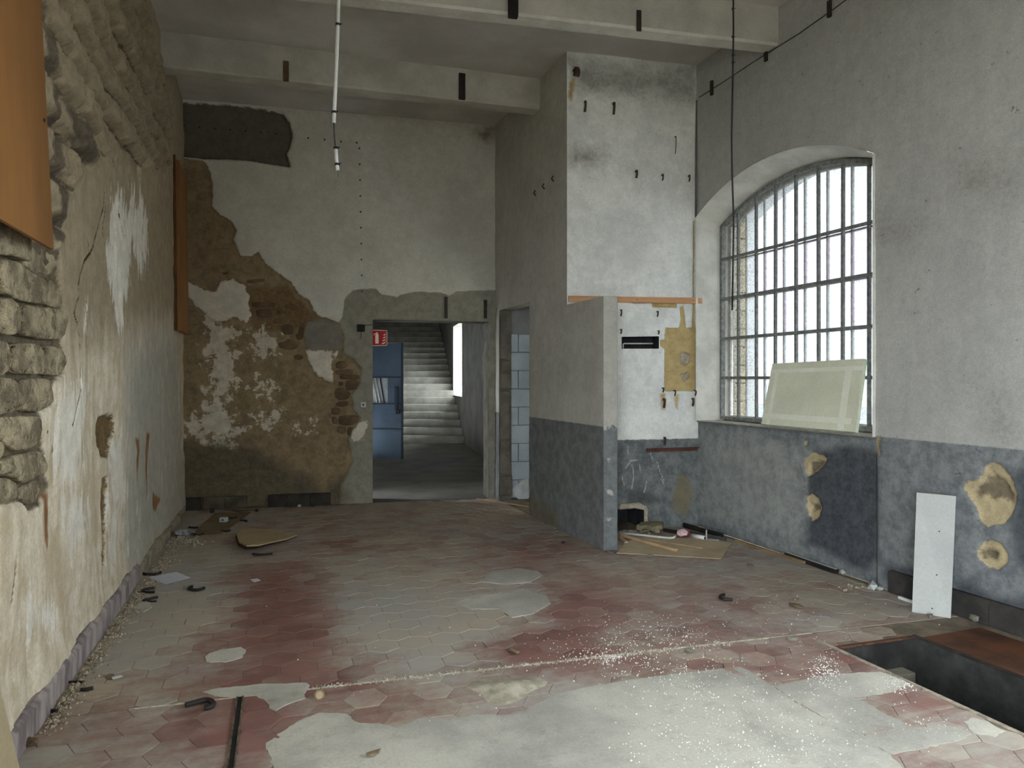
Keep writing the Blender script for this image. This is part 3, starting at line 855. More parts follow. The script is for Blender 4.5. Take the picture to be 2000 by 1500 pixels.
FR0 = arch_outline(WY0 - 0.05, WY1 - 0.015, SILL, SPRING - 0.085, RISE - 0.01)
def loft_x(name, oa, ob, x0, x1, mat, parent, n=8):
    V = []; Fc = []
    def dens(o):
        r = []
        for i in range(len(o) - 1):
            k = 12 if i in (0, len(o) - 2) else 2
            r += [(o[i][0] + (o[i + 1][0] - o[i][0]) * j / k, o[i][1] + (o[i + 1][1] - o[i][1]) * j / k) for j in range(k)]
        return r + [o[-1]]
    A, B = dens(oa), dens(ob)
    for (ya, za), (yb, zb) in zip(A, B):
        for k in range(n + 1):
            t = k / n; y = ya + (yb - ya) * t; z = za + (zb - za) * t; x = x0 + (x1 - x0) * t
            j = float(fbm(np.array([y * 4 + z * 4]), np.array([x * 8.0]), 91, 4)[0]) * 0.03 * math.sin(math.pi * min(1, t * 1.0))
            V.append((x, y + (j if za < SPRING - 0.02 else 0), z + (j if za >= SPRING - 0.02 else 0)))
    for i in range(len(A) - 1):
        for k in range(n):
            a = i * (n + 1) + k
            Fc.append((a, a + 1, a + n + 2, a + n + 1))
    return mesh_obj(name, V, Fc, mat, parent, smooth=True)
loft_x('window_reveal', OUT, FR0, 4.514, XB + 0.03, M_rev, wall_right)
reveal_x('window_rebate', FR0, XB + 0.03, 5.0, M_rev, wall_right, 2, 0.0)
M_sill = simple('crumbling_sill', (196, 192, 180), (158, 152, 138), 14.0, 0.95, 0.9, 0.012)
sillV = []; sF = []
ns, nx = 60, 8
for i in range(ns + 1):
    for k in range(nx + 1):
        y = WY0 - 0.01 + (WY1 - WY0 + 0.03) * i / ns; x = 4.53 + 0.5 * k / nx
        b = float(fbm(np.array([y * 11]), np.array([x * 11]), 95, 3)[0])
        sillV.append((x - (0.004 if k == 0 else 0), y, SILL + (0.012 * b if k else -0.004)))
for i in range(ns):
    for k in range(nx):
        a = i * (nx + 1) + k
        sF.append((a, a + 1, a + nx + 2, a + nx + 1))
mesh_obj('window_ledge', sillV, sF, M_sill, wall_right, smooth=True)
# outer reveal of pale blocks, seen through the glass
M_block = simple('pale_facing_block', (206, 192, 160), (180, 166, 138), 8.0, 0.95, 0.5, objrand=0.1)
OUT2 = arch_outline(WY0 - 0.02, WY1 + 0.03, SILL - 0.05, SPRING, RISE)
reveal_x('outer_reveal', OUT2, 4.985, 5.32, M_block, wall_right, 2, 0.0)
for k in range(11):
    z0 = SILL + 0.01 + k * 0.2
    box('facing_block', (4.99 + 0.02 * (k % 2), WY1 - 0.004, z0), (5.33, WY1 + 0.12, z0 + 0.185), M_block, wall_right, 0.01)
# outer skin of this wall so that daylight only enters through openings
def big_wall_x(name, x, y0, y1, z0, z1, holes, mat, parent=None, step=0.05, inward=-1):
    W = Wall((x, y0), (x, y1), (x + inward * 5, (y0 + y1) / 2))
    return wall_grid(name, W, 0, y1 - y0, z0, z1, step, mat, holes=[[(p[0] - y0, p[1]) for p in h] for h in holes], parent=parent)
big_wall_x('outer_face', 5.33, 2.4, 9.6, -0.3, 5.6, [OUT2], M_block, wall_right, inward=1)

# ---- window_1: iron grille, glazing bars, hammered panes ----------------------
M_bar = simple('weathered_grey_iron', (140, 142, 138), (104, 106, 104), 30.0, 0.8, 0.6, 0.004)
M_gbar = simple('white_glazing_bar', (196, 196, 190), (168, 166, 160), 20.0, 0.8, 0.3)
def glass_mat(name, clear, tint):
    t = NT(name)
    tr = t.n('ShaderNodeBsdfTransparent'); tr.inputs[0].default_value = (*tint, 1)
    tl = t.n('ShaderNodeBsdfTranslucent'); tl.inputs[0].default_value = (tint[0] * .95, tint[1] * .95, tint[2] * .95, 1)
    vo = t.n('ShaderNodeTexVoronoi'); vo.inputs['Scale'].default_value = 55.0
    t.l(t.position(), vo.inputs['Vector'])
    bp = t.n('ShaderNodeBump'); bp.inputs['Strength'].default_value = 0.5; bp.inputs['Distance'].default_value = 0.01
    t.l(vo.outputs['Distance'], bp.inputs['Height']); t.l(bp.outputs[0], tl.inputs['Normal'])
    f = t.math('ADD', t.math('MULTIPLY', vo.outputs['Distance'], 0.7), clear - 0.2, True)
    mx = t.n('ShaderNodeMixShader'); t.l(f, mx.inputs[0]); t.l(tl.outputs[0], mx.inputs[1]); t.l(tr.outputs[0], mx.inputs[2])
    t.l(mx.outputs[0], t.out.inputs[0])
    return t.m
M_glass = glass_mat('hammered_glass', 0.18, (0.118, 0.127, 0.134))
M_glass_pink = glass_mat('hammered_glass_violet', 0.16, (0.102, 0.094, 0.112))
M_glass_open = glass_mat('clean_window_glass', 0.95, (0.94, 0.95, 0.94))
M_glass_clear = glass_mat('clear_old_glass', 0.70, (0.13, 0.134, 0.13))
window_1 = thing('window_1', 'tall arched window with an iron grille and hammered glass', None, (XB, (WY0 + WY1) / 2, SILL), kind='structure')
FR = arch_outline(WY0 - 0.05, WY1 - 0.015, SILL + 0.015, SPRING - 0.085, RISE - 0.01)
def sweep_x(name, outl, x0, x1, wid, mat, parent):
    """flat bar following an outline in the plane of the window, wid inwards"""
    c = np.array(outl).mean(0); V = []; Fc = []; n = len(outl)
    O = np.array(outl)
    for i in range(n):
        t = O[min(i + 1, n - 1)] - O[max(i - 1, 0)]; t = t / np.linalg.norm(t)
        nn = np.array([-t[1], t[0]])
        if np.dot(c - O[i], nn) < 0: nn = -nn
        p = O[i]; q = p + nn * wid
        V += [(x0, p[0], p[1]), (x0, q[0], q[1]), (x1, q[0], q[1]), (x1, p[0], p[1])]
    for i in range(n - 1):
        for k in range(4):
            a = i * 4 + k; b = i * 4 + (k + 1) % 4
            Fc.append((a, b, b + 4, a + 4))
    o = mesh_obj(name, V, Fc, mat, parent); fix_normals(o)
    return o
sweep_x('frame', FR + [FR[0]], XB - 0.02, XB + 0.03, 0.04, M_bar, window_1)
barY = [6.21 - 0.2815 * k for k in range(9)]
barZ = [1.611, 2.035, 2.466, 2.896]
topz = lambda y: arch_z(y, WY0 - 0.05, WY1 - 0.015, SPRING - 0.085, RISE - 0.01)
for y in barY:
    if y < WY0 - 0.03: continue
    zt = topz(y) - 0.01
    ys = [y + 0.004 * math.sin(7 * y + 9 * k) for k in range(2)]
    obox('bar', (XB, ys[0], SILL + 0.02), (XB, ys[1], zt), (0, 1, 0), (1, 0, 0), 0.027, 0.027, M_bar, window_1, 0.003)
for z in barZ:
    obox('crossbar', (XB - 0.016, WY0 - 0.04, z), (XB - 0.016, WY1 - 0.02, z), (0, 0, 1), (1, 0, 0), 0.03, 0.02, M_bar, window_1, 0.003)
for y in barY:
    if y < WY0 - 0.03: continue
    obox('glazing_bar', (XG - 0.012, y, SILL + 0.03), (XG - 0.012, y, topz(y)), (0, 1, 0), (1, 0, 0), 0.014, 0.03, M_gbar, window_1)
for z in barZ:
    obox('glazing_rail', (XG - 0.012, WY0 - 0.03, z), (XG - 0.012, WY1 - 0.02, z), (0, 0, 1), (1, 0, 0), 0.014, 0.028, M_gbar, window_1)
sweep_x('glazing_frame', [(y, z) for y, z in FR] + [FR[0]], XG - 0.03, XG + 0.03, 0.05, M_gbar, window_1)
obox('glazing_sill', (XG - 0.03, WY0, SILL), (XG - 0.03, WY1 - 0.02, SILL), (1, 0, 0), (0, 0, 1), 0.10, 0.045, M_sill, window_1, 0.006)
cols = [WY1 - 0.05] + [y for y in barY if y > WY0] + [WY0 - 0.03]
rows = [SILL + 0.04] + barZ + [9]
for ci in range(len(cols) - 1):
    yb, ya = cols[ci] - 0.006, cols[ci + 1] + 0.006
    for ri in range(len(rows) - 1):
        z0 = rows[ri] + 0.006
        if ri == len(rows) - 2:
            tops = [(ya + (yb - ya) * k / 5, topz(ya + (yb - ya) * k / 5) - 0.01) for k in range(6)]
        else:
            tops = [(ya, rows[ri + 1] - 0.006), (yb, rows[ri + 1] - 0.006)]
        pl = [(yb, z0), (ya, z0)] + tops
        n = len(pl)
        m = M_glass
        if ci == 0: m = M_glass_clear
        elif (ri == 3 and ci in (2, 4, 5, 6)) or (ri == 2 and ci in (3, 6)): m = M_glass_pink
        V = [(XG, y, z) for y, z in pl]
        p = mesh_obj('pane', V, [tuple(range(n))], m, window_1)
        if ci == 0: p['label'] = 'clear narrow pane beside the jamb'

# ---- ceiling, beams -----------------------------------------------------------
M_ceil = simple('smoke_stained_ceiling', (200, 197, 191), (180, 177, 171), 1.2, 0.95, 0.3, 0.006)
def grid_plane(name, x0, x1, y0, y1, z, mat, step=0.1, parent=None, flip=False, amp=0.0, seed=1):
    nx = max(2, int((x1 - x0) / step)); ny = max(2, int((y1 - y0) / step))
    X, Y = np.meshgrid(np.linspace(x0, x1, nx), np.linspace(y0, y1, ny), indexing='ij')
    Z = z + amp * fbm(X * 1.5, Y * 1.5, seed)
    idx = np.arange(nx * ny).reshape(nx, ny)
    Q = np.stack([idx[:-1, :-1], idx[1:, :-1], idx[1:, 1:], idx[:-1, 1:]], -1).reshape(-1, 4)
    if flip: Q = Q[:, ::-1]
    return quads_obj(name, np.stack([X, Y, Z], -1).reshape(-1, 3), Q, mat, parent)
ceiling = struct(grid_plane('ceiling', -1.5, 4.62, -5.2, 9.6, CEIL, M_ceil, 0.12, flip=True, amp=0.02), 'grey concrete slab ceiling')
mesh_obj('roof_light_seal', [(-1.7, -5.4, 5.2), (5.6, -5.4, 5.2), (5.6, 10.2, 5.2), (-1.7, 10.2, 5.2)], [(0, 1, 2, 3)], M_ceil, ceiling)  # unseen sheet added above the ceiling to stop light leaks
M_beam = simple('painted_concrete_beam', (190, 187, 177), (168, 165, 156), 2.0, 0.93, 0.4, 0.006)
M_beamw = simple('fresh_whitewash', (206, 204, 194), (190, 188, 178), 5.0, 0.93, 0.4, 0.006)
def beam(pa, pb, w, z0, label, under=None):
    pa = np.array(pa); pb = np.array(pb)
    d = (pb - pa) / np.linalg.norm(pb - pa); nn = np.array([-d[1], d[0]])
    if nn[1] < 0: nn = -nn
    k = 40; V = []; Fc = []
    for i in range(k + 1):
        p = pa + (pb - pa) * i / k
        j = 0.006 * float(fbm(np.array([i * 0.7]), np.array([pa[1]]), 3)[0])
        for o, z in ((0, CEIL + .02), (0.0, z0 + 0.02 + j), (0.02, z0 + j), (w, z0 + j), (w, CEIL + .02)):
            q = p + nn * o; V.append((q[0], q[1], z))
    for i in range(k):
        for m in range(4):
            a = i * 5 + m
            Fc.append((a, a + 1, a + 6, a + 5))
    o = mesh_obj('ceiling_beam', V, Fc, M_beam); fix_normals(o)
    if under: o.data.materials.append(under); 
    if under:
        for i, p in enumerate(o.data.polygons):
            if abs(p.normal.z) > 0.6: p.material_index = 1
    return struct(o, label)
beam1 = beam((-0.86, 7.70), (3.10, 7.43), 0.20, 4.655, 'grey concrete beam nearest the doorway wall')
beam2 = beam((-0.92, 5.98), (4.56, 5.25), 0.17, 4.655, 'concrete beam with a whitewashed underside above the window', M_beamw)
beam3 = beam((-0.98, 3.9), (4.56, 3.2), 0.17, 4.655, 'concrete beam over the middle of the room', M_beamw)
M_burn = simple('burnt_black', (30, 28, 26), (46, 40, 36), 9.0, 0.9, 0.5)
M_brownst = simple('brown_hanger', (104, 86, 58), (76, 62, 44), 9.0, 0.9, 0.5)
def beam_front(b, pa, pb):
    return Wall(pa, pb, (1, 0))
BF1 = Wall((-0.86, 7.70), (3.10, 7.43), (1, 0)); BF2 = Wall((-0.92, 5.98), (4.56, 5.25), (1, 0))
def beam_plate(W, px0, y0, px1, y1, proud, mat, parent, name):
    (ua, zb), (ub, za) = W.px(px0, y0), W.px(px1, y1)
    um = (ua + ub) / 2
    return obox(name, W.P(um, za, -0.004), W.P(um, zb, -0.004), (W.d[0], W.d[1], 0), (W.n[0], W.n[1], 0), abs(ub - ua), proud + 0.004, mat, parent, 0.004)
beam_plate(BF1, 553, 119, 564, 160, 0.012, M_brownst, beam1, 'hanger_strap')
beam_plate(BF1, 896, 144, 908, 196, 0.03, M_burn, beam1, 'hanger_strap')
beam_plate(BF2, 992, -6, 1010, 38, 0.05, M_burn, beam2, 'hanger_strap')
beam_plate(BF2, 1243, 20, 1252, 62, 0.012, M_iron, beam2, 'hanger_strap')

# ---- rest of the room behind the viewer ---------------------------------------
M_plain = simple('plain_grey_plaster', (182, 178, 168), (160, 157, 148), 2.0, 0.95, 0.3)
wl0 = (-0.9971 - 7.6 * 0.03275, -5.2)
WL2 = Wall(wl0, (-0.9971, 2.4), (1, 0))
FILL_GAP = [(1.6, -0.5), (5.2, -0.5), (5.2, 3.7), (1.6, 3.7)]  # unseen opening added to throw light on the window wall and partition
wlr = struct(wall_grid('wall_left_rear', WL2, 0, WL2.L + 0.02, 0, CEIL, 0.1, M_plain, holes=[FILL_GAP]), 'plain rear part of the long wall with an opening added for fill light')
W2 = arch_outline(0.08, 2.40, SILL, SPRING, RISE); W3 = arch_outline(-4.4, -2.1, SILL, SPRING, RISE)
wrr = struct(big_wall_x('wall_right_rear', 4.54, -5.2, 2.46, 0, CEIL, [W2, W3], M_plain, inward=-1), 'rear part of the window wall with two more arched windows')
for w in (W2, W3):
    reveal_x('window_reveal', w + [w[0]], 4.54, 5.33, M_rev, wrr, 3)
    ya, yb = w[0][0], w[-1][0]
    for k in range(8):
        y0, y1 = ya + (yb - ya) * k / 8, ya + (yb - ya) * (k + 1) / 8
        zt = [(y0 + (y1 - y0) * q / 4, arch_z(y0 + (y1 - y0) * q / 4, ya, yb)) for q in range(5)]
        mesh_obj('pane', [(XG, y1, SILL), (XG, y0, SILL)] + [(XG, a, b) for a, b in zt], [tuple(range(7))], M_glass_open if w is W2 else M_glass, wrr)
        if k: obox('bar', (XB, y0, SILL), (XB, y0, arch_z(y0, ya, yb)), (0, 1, 0), (1, 0, 0), 0.027, 0.027, M_bar, wrr)
big_wall_x('outer_face', 5.33, -5.2, 2.46, -0.3, 5.6, [W2, W3], M_block, wrr, inward=1)
WK = Wall((-1.35, -5.2), (4.6, -5.2), (1, 0))
struct(wall_grid('wall_rear', WK, 0, WK.L, 0, CEIL, 0.1, M_plain, holes=[[(2.2, -0.5), (3.3, -0.5), (3.3, 2.3), (2.2, 2.3)]]), 'wall behind the viewer with a doorway')
def portal(name, loc, rot, sx, sy):
    l = bpy.data.lights.new(name, 'AREA'); l.shape = 'RECTANGLE'; l.size = sx; l.size_y = sy
    l.cycles.is_portal = True
    o = bpy.data.objects.new(name, l); link(o); o.location = loc; o.rotation_euler = rot
    return o
RX = (0, math.pi / 2, 0)
for yc in ((WY0 + WY1) / 2, 1.24, -3.25):
    portal('window_portal', (5.36, yc, (SILL + SPRING + RISE) / 2), RX, SPRING + RISE - SILL + 0.1, WY1 - WY0 + 0.1)
portal('gate_portal', (-1.35 + 2.75, -5.25, 1.15), (math.pi / 2, 0, 0), 1.2, 2.4)
bc = WL2.P(3.4, 1.85, -0.06)
portal('fill_gap_portal', tuple(bc), Vector((WL2.n[0], WL2.n[1], 0)).to_track_quat('-Z', 'X').to_euler(), 3.8, 3.8)
M_ground = simple('pale_yard', (150, 147, 140), (128, 125, 118), 0.6, 0.95, 0.2)
yard = struct(mesh_obj('ground_outside', [(5.33, -40, -0.3), (40, -40, -0.3), (40, 45, -0.3), (5.33, 45, -0.3), (-30, -40, -0.3), (5.33, -5.2, -0.3), (-30, -5.2, -0.3), (-1.3, -5.2, -.3), (-1.3, 45, -.3), (-30, 45, -.3)],
                       [(0, 1, 2, 3), (4, 0, 5, 6), (6, 7, 8, 9)], M_ground), 'pale yard outside')
# ------------------------------------------------------------------ floor
HX0, HX1, HY0, HY1 = 3.27, 3.87, 2.2, 3.29           # open pit
M_bed = simple('sandy_mortar_bed', (138, 126, 108), (106, 97, 85), 6.0, 0.97, 0.6, 0.006)
def rects(name, rs, z, mat):
    V = []; Fc = []
    for (x0, y0, x1, y1) in rs:
        b = len(V); V += [(x0, y0, z), (x1, y0, z), (x1, y1, z), (x0, y1, z)]; Fc.append((b, b + 1, b + 2, b + 3))
    return mesh_obj(name, V, Fc, mat)
floor = struct(rects('floor', [(-1.5, -5.25, HX0, 9.7), (HX1, -5.25, 4.65, 9.7), (HX0, -5.25, HX1, HY0), (HX0, HY1, HX1, 9.7)], -0.0030, M_bed), 'floor of worn red hexagonal tiles and cement patches')

def joint_y(x): return 3.802 - 0.0847 * (x - 0.25)
# dust: where the red shows and where grey dust lies (measured in the photograph, stored per tile corner)
DUST = [(555, 1180, 85, 60, -.55), (470, 1245, 110, 35, -.30), (570, 1290, 70, 40, -.45), (400, 1335, 110, 30, -.28), (510, 1400, 70, 60, -.40), (260, 1430, 150, 60, -.22),
        (640, 1340, 50, 40, -.30), (1110, 1200, 85, 50, -.50), (1020, 1270, 90, 25, -.45), (1160, 1295, 80, 28, -.30), (1050, 1070, 80, 22, -.30), (1000, 1115, 80, 20, -.35),
        (660, 1065, 60, 20, -.25), (1340, 1185, 180, 60, -.22), (1500, 1290, 150, 40, -.22), (760, 1365, 70, 35, -.28), (1800, 1365, 80, 30, -.40), (720, 1010, 180, 30, -.05),
        (1650, 1280, 60, 40, -.25), (530, 1130, 60, 25, -.2), (480, 1470, 60, 50, -.25), (900, 1350, 60, 20, -.1), (1700, 1490, 60, 30, -.25),
        (770, 1180, 130, 60, .32), (850, 1235, 120, 40, .26), (330, 1190, 110, 60, .34), (190, 1290, 80, 70, .30), (300, 1080, 120, 60, .26), (1020, 1180, 70, 30, .30), (990, 1125, 50, 18, .2), (880, 1330, 120, 30, .1), (1500, 1120, 160, 35, .12), (1650, 1200, 120, 40, .15), (1750, 1440, 90, 40, .2)]
def dust_at(x, y):
    d = 0.60
    dep = x * SN + y * CS
    if dep < 1.0: return d
    px, py = to_px(np.array([x, y, 0.0]))
    d += 0.04 * min(1.0, max(0.0, (1080 - py) / 60.0))
    for (cx, cyy, rx, ry, a) in DUST:
        q = ((px - cx) / rx) ** 2 + ((py - cyy) / ry) ** 2
        if q < 9: d += a * math.exp(-0.7 * q)
    return d
def tile_material():
    t = NT('red_cement_tile')
    rnd = t.attr('rnd'); du = t.attr('dust')
    red = t.mix(t.ramp(t.noise(5.0, 4), .3, .7), lin((140, 101, 92)), lin((113, 81, 74)))
    red = t.mix(t.math('MULTIPLY', rnd, 0.5), red, lin((152, 118, 107)))
    big = t.math('SUBTRACT', t.noise(3.2, 5, .66), .5); fin = t.math('SUBTRACT', t.noise(20.0, 5, .75), .5)
    swp = t.math('SUBTRACT', t.noise(7.0, 4, .6, (0.5, 2.2, 1)), .5)
    v = t.math('ADD', du, t.math('MULTIPLY', big, .85)); v = t.math('ADD', v, t.math('MULTIPLY', fin, .80)); v = t.math('ADD', v, t.math('MULTIPLY', swp, .65))
    v = t.math('ADD', v, t.math('MULTIPLY', t.math('SUBTRACT', rnd, .5), .22))
    f = t.ramp(v, .08, .85)
    dust = t.mix(t.ramp(t.noise(1.1, 4), .35, .65), lin((176, 167, 150)), lin((168, 165, 158)))
    c = t.mix(t.math('MULTIPLY', f, .93), red, dust)
    h = t.math('ADD', t.noise(40.0, 3), t.math('MULTIPLY', t.noise(6.0, 3), 2.0))
    r = t.math('MULTIPLY_ADD', f, .35); r.node.inputs[2].default_value = .52
    return t.finish(c, r, h, .25, .004, .35)
M_tile = tile_material()

def clip(poly, a, b, c):                   # keep a*x + b*y <= c
    out = []
    n = len(poly)
    for i in range(n):
        p, q = poly[i], poly[(i + 1) % n]
        dp = a * p[0] + b * p[1] - c; dq = a * q[0] + b * q[1] - c
        if dp <= 0: out.append(p)
        if (dp < 0 < dq) or (dq < 0 < dp):
            t = dp / (dp - dq); out.append((p[0] + (q[0] - p[0]) * t, p[1] + (q[1] - p[1]) * t))
    return out
def area(p): return 0.5 * sum(p[i][0] * p[(i + 1) % len(p)][1] - p[(i + 1) % len(p)][0] * p[i][1] for i in range(len(p)))
def gpoly(pts): return [tuple(G(*p)[:2]) for p in pts]
# cement patches (outlines on the floor)
PATCH = [
    [(535, 1506), (519, 1451), (560, 1424), (596, 1402), (624, 1392), (676, 1394), (694, 1409), (715, 1413), (750, 1415), (778, 1422), (800, 1412), (827, 1402), (890, 1404), (925, 1395),
     (980, 1398), (1023, 1393), (1036, 1381), (1091, 1355), (1150, 1342), (1227, 1329), (1325, 1315), (1400, 1307), (1445, 1303), (1458, 1308), (1507, 1339), (1552, 1372), (1600, 1398), (1675, 1435), (1740, 1475), (1770, 1506), (1850, 1640), (420, 1640)],
    [(1512, 1340), (1570, 1328), (1640, 1316), (1720, 1312), (1782, 1334), (1745, 1352), (1680, 1361), (1620, 1366), (1560, 1375)],
    [(1566, 1374), (1622, 1367), (1662, 1362), (1692, 1372), (1730, 1395), (1776, 1419), (1720, 1430), (1678, 1436), (1610, 1402)],
    [(1680, 1440), (1720, 1431), (1780, 1422), (1850, 1419), (1876, 1424), (1898, 1435), (1870, 1446), (1800, 1462), (1742, 1474)],
    [(1882, 1410), (1902, 1402), (1930, 1410), (1962, 1428), (1944, 1440), (1900, 1432)],
    [(400, 1284), (410, 1276), (436, 1268), (470, 1264), (480, 1270), (474, 1284), (440, 1293), (402, 1292)],
    [(395, 1352), (430, 1344), (480, 1340), (520, 1336), (600, 1334), (606, 1340), (594, 1356), (596, 1364), (566, 1374), (540, 1388), (526, 1384), (520, 1372), (500, 1358), (470, 1362), (420, 1360)],
    [(938, 1136), (960, 1116), (1010, 1110), (1050, 1116), (1060, 1124), (1036, 1138), (985, 1142)],
    [(888, 1178), (930, 1162), (990, 1160), (1020, 1150), (1068, 1165), (1075, 1180), (1040, 1200), (1000, 1206), (975, 1190), (920, 1190)],
    [(260, 1188), (275, 1176), (292, 1174), (297, 1186), (280, 1196)],
]
PG = [gpoly(p) for p in PATCH]
def in_any(x, y, polys, m):
    for p in polys:
        if float(sdf(np.array(p), np.array([x]), np.array([y]))[0]) > m: return True
    return False
TR = 0.1125
tiles = []
def lattice(c0, ang, vang, keepfn, clipfn, xr, yr):
    a = math.sqrt(3) * TR
    a1 = np.array([math.cos(math.radians(ang)), math.sin(math.radians(ang))]) * a
    a2 = np.array([math.cos(math.radians(ang + 60)), math.sin(math.radians(ang + 60))]) * a
    for i in range(-60, 61):
        for j in range(-60, 61):
            c = np.array(c0) + a1 * i + a2 * j
            if not (xr[0] < c[0] < xr[1] and yr[0] < c[1] < yr[1]): continue
            if not keepfn(c): continue
            R = TR - 0.0016
            P = [(c[0] + R * math.cos(math.radians(vang + 60 * k)), c[1] + R * math.sin(math.radians(vang + 60 * k))) for k in range(6)]
            P = clipfn(P, c)
            if len(P) < 3 or abs(area(P)) < 0.0012: continue
            tiles.append(P)
def walls_clip(P, c):
    P = clip(P, -1, 0.03275, 0.957 + 0.03275 * 3.625 - 0.03)       # left wall
    if not P: return P
    P = clip(P, 1, 0, 4.50)
    return P
def far_keep(c):
    if c[1] < joint_y(c[0]) - 0.09: return False
    if c[0] > 3.15 and c[1] > 6.55 + (4.5 - c[0]) * 0.12: return False
    if c[1] > 9.44 - 0.1235 * (c[0] + 0.4): return False
    return not in_any(c[0], c[1], PG, 0.085)
def far_clip(P, c):
    P = walls_clip(P, c)
    if P: P = clip(P, -0.0847, -1, -(3.802 + 0.0847 * 0.25) - 0.008)
    if P and c[1] > 5.8 and c[0] < 3.15: P = clip(P, 1, 0, 3.083)
    if P: P = clip(P, 0.1235, 1, 9.40 + 0.02)
    return P
lattice((0.2548, 4.104), -1.5, 28.5, far_keep, far_clip, (-1.1, 4.7), (3.3, 9.5))
def near_keep(c):
    if c[1] > joint_y(c[0]) + 0.09: return False
    if HX0 < c[0] < HX1 and HY0 < c[1] < HY1: return False
    if c[0] > HX1 - 0.05: return False
    return not in_any(c[0], c[1], PG, 0.085)
def near_clip(P, c):
    P = walls_clip(P, c)
    if P: P = clip(P, 0.0847, 1, (3.802 + 0.0847 * 0.25) - 0.008)
    if P and HY0 - .1 < c[1] < HY1 + .1:
        if c[1] < HY1 and c[0] <= HX0 + 0.02: P = clip(P, 1, 0, HX0 - 0.02)
        elif c[0] > HX0 - 0.1: P = clip(P, 0, -1, -HY1 - 0.01)
    return P
lattice((0.545, 3.592), 25.5, -4.5, near_keep, near_clip, (-1.1, 4.2), (1.2, 4.2))

def tile_vf(P, rnd):
    n = len(P)
    if area(P) < 0: P = P[::-1]
    c = np.mean(np.array(P), 0)
    tx, ty, tz = rnd.uniform(-.007, .007), rnd.uniform(-.007, .007), rnd.uniform(-.0012, .0010)
    V = []; D = []
    for ins, z in ((0.0, -0.009), (0.0, -0.0014), (0.0022, 0.0)):
        for p in P:
            v = np.array(p) - c; L = np.hypot(*v)
            q = c + v * (1 - ins / max(L, 1e-4))
            V.append((q[0], q[1], z + (tz + (q[0] - c[0]) * tx + (q[1] - c[1]) * ty if z > -0.005 else 0)))
            D.append(dust_at(q[0], q[1]))
    V.append((c[0], c[1], tz)); D.append(dust_at(c[0], c[1]))
    Fc = []
    for r in (0, 1):
        for i in range(n):
            j = (i + 1) % n
            Fc.append((r * n + i, r * n + j, (r + 1) * n + j, (r + 1) * n + i))
    for i in range(n): Fc.append((2 * n + i, 2 * n + (i + 1) % n, 3 * n))
    return V, Fc, D
def px_area(P):
    q = []
    for x, y in P:
        if x * SN + y * CS < 0.8: return 0
        q.append(to_px(np.array([x, y, 0.0])))
    cx = sum(v[0] for v in q) / len(q); cyy = sum(v[1] for v in q) / len(q)
    if not (-15 < cx < 2015 and cyy < 1510): return 0
    return abs(area([(float(a), float(b)) for a, b in q]))
rt = random.Random(3)
order = sorted(range(len(tiles)), key=lambda i: -px_area(tiles[i]))
SV, SF, SD, SR = [], [], [], []
for k, i in enumerate(order):
    V, Fc, D = tile_vf(tiles[i], rt)
    r = rt.random()
    if k < 300 and px_area(tiles[i]) > 0:
        mesh_obj('floor_tile', V, Fc, M_tile, floor, attrs={'dust': D, 'rnd': [r] * len(V)})
    else:
        b = len(SV); SV += V; SF += [tuple(b + q for q in f) for f in Fc]; SD += D; SR += [r] * len(V)
tf = mesh_obj('tile_field', SV, SF, M_tile, floor, attrs={'dust': SD, 'rnd': SR}); tf['kind'] = 'stuff'

def cement_material():
    t = NT('pale_cement_screed')
    n1 = t.noise(1.3, 6, .6); n2 = t.noise(10, 6, .65); n3 = t.noise(70, 4, .65)
    c = t.mix(t.ramp(n1, .38, .62), lin((194, 191, 179)), lin((162, 160, 151)))
    c = t.mix(t.math('MULTIPLY', t.ramp(n2, .50, .75), .32), c, lin((128, 122, 110)))
    c = t.mix(t.math('MULTIPLY', t.ramp(t.noise(2.1, 3), .62, .78), .55), c, lin((132, 104, 92)))
    g = t.math('MULTIPLY_ADD', n3, .5); g.node.inputs[2].default_value = .75
    cc = t.n('ShaderNodeCombineXYZ')
    for i in range(3): t.l(g, cc.inputs[i])
    c = t.mix(1.0, c, cc.outputs[0], 'MULTIPLY')
    return t.finish(c, .88, t.math('ADD', n2, t.math('MULTIPLY', n3, .6)), .55, .008, .3)
M_cement = cement_material()
for i, p in enumerate(PATCH):
    pts = [G(*q) for q in p]
    if i == 0:
        pts = [np.array([min(q[0], HX0 - 0.03), q[1], 0.0]) for q in pts]
    else:
        pts = [np.array([min(q[0], HX0 - 0.012) if q[1] < HY1 else q[0], q[1], 0.0]) for q in pts]
    slab('cement_patch', [q - np.array([0, 0, 0.006]) for q in pts], 0.0072 + 0.0003 * i, M_cement, floor, jag=0.006 if i not in (5, 6) else 0.008)
# raised smooth rim of the two mortar repairs and the sandy joint across the room
M_sand = simple('white_mortar', (194, 188, 170), (150, 143, 126), 30.0, 0.95, 0.8, 0.006)
jp = [(x, joint_y(x)) for x in np.linspace(-0.55, 3.32, 90)]
V = []; Fc = []
for i, (x, y) in enumerate(jp):
    w = 0.004 + 0.012 * abs(float(fbm(np.array([x * 6]), np.array([0.0]), 7)[0])) + (0.010 if 1.2 < x < 2.4 else 0)
    z = 0.0015 + 0.006 * max(0, float(fbm(np.array([x * 14]), np.array([3.0]), 9)[0]))
    V += [(x, y - w, -0.006), (x, y - w * .4, z), (x, y + w * .4, z), (x, y + w, -0.006)]
for i in range(len(jp) - 1):
    for m in range(3): a = i * 4 + m; Fc.append((a, a + 4, a + 5, a + 1))
mesh_obj('floor_joint', V, Fc, M_sand, floor)
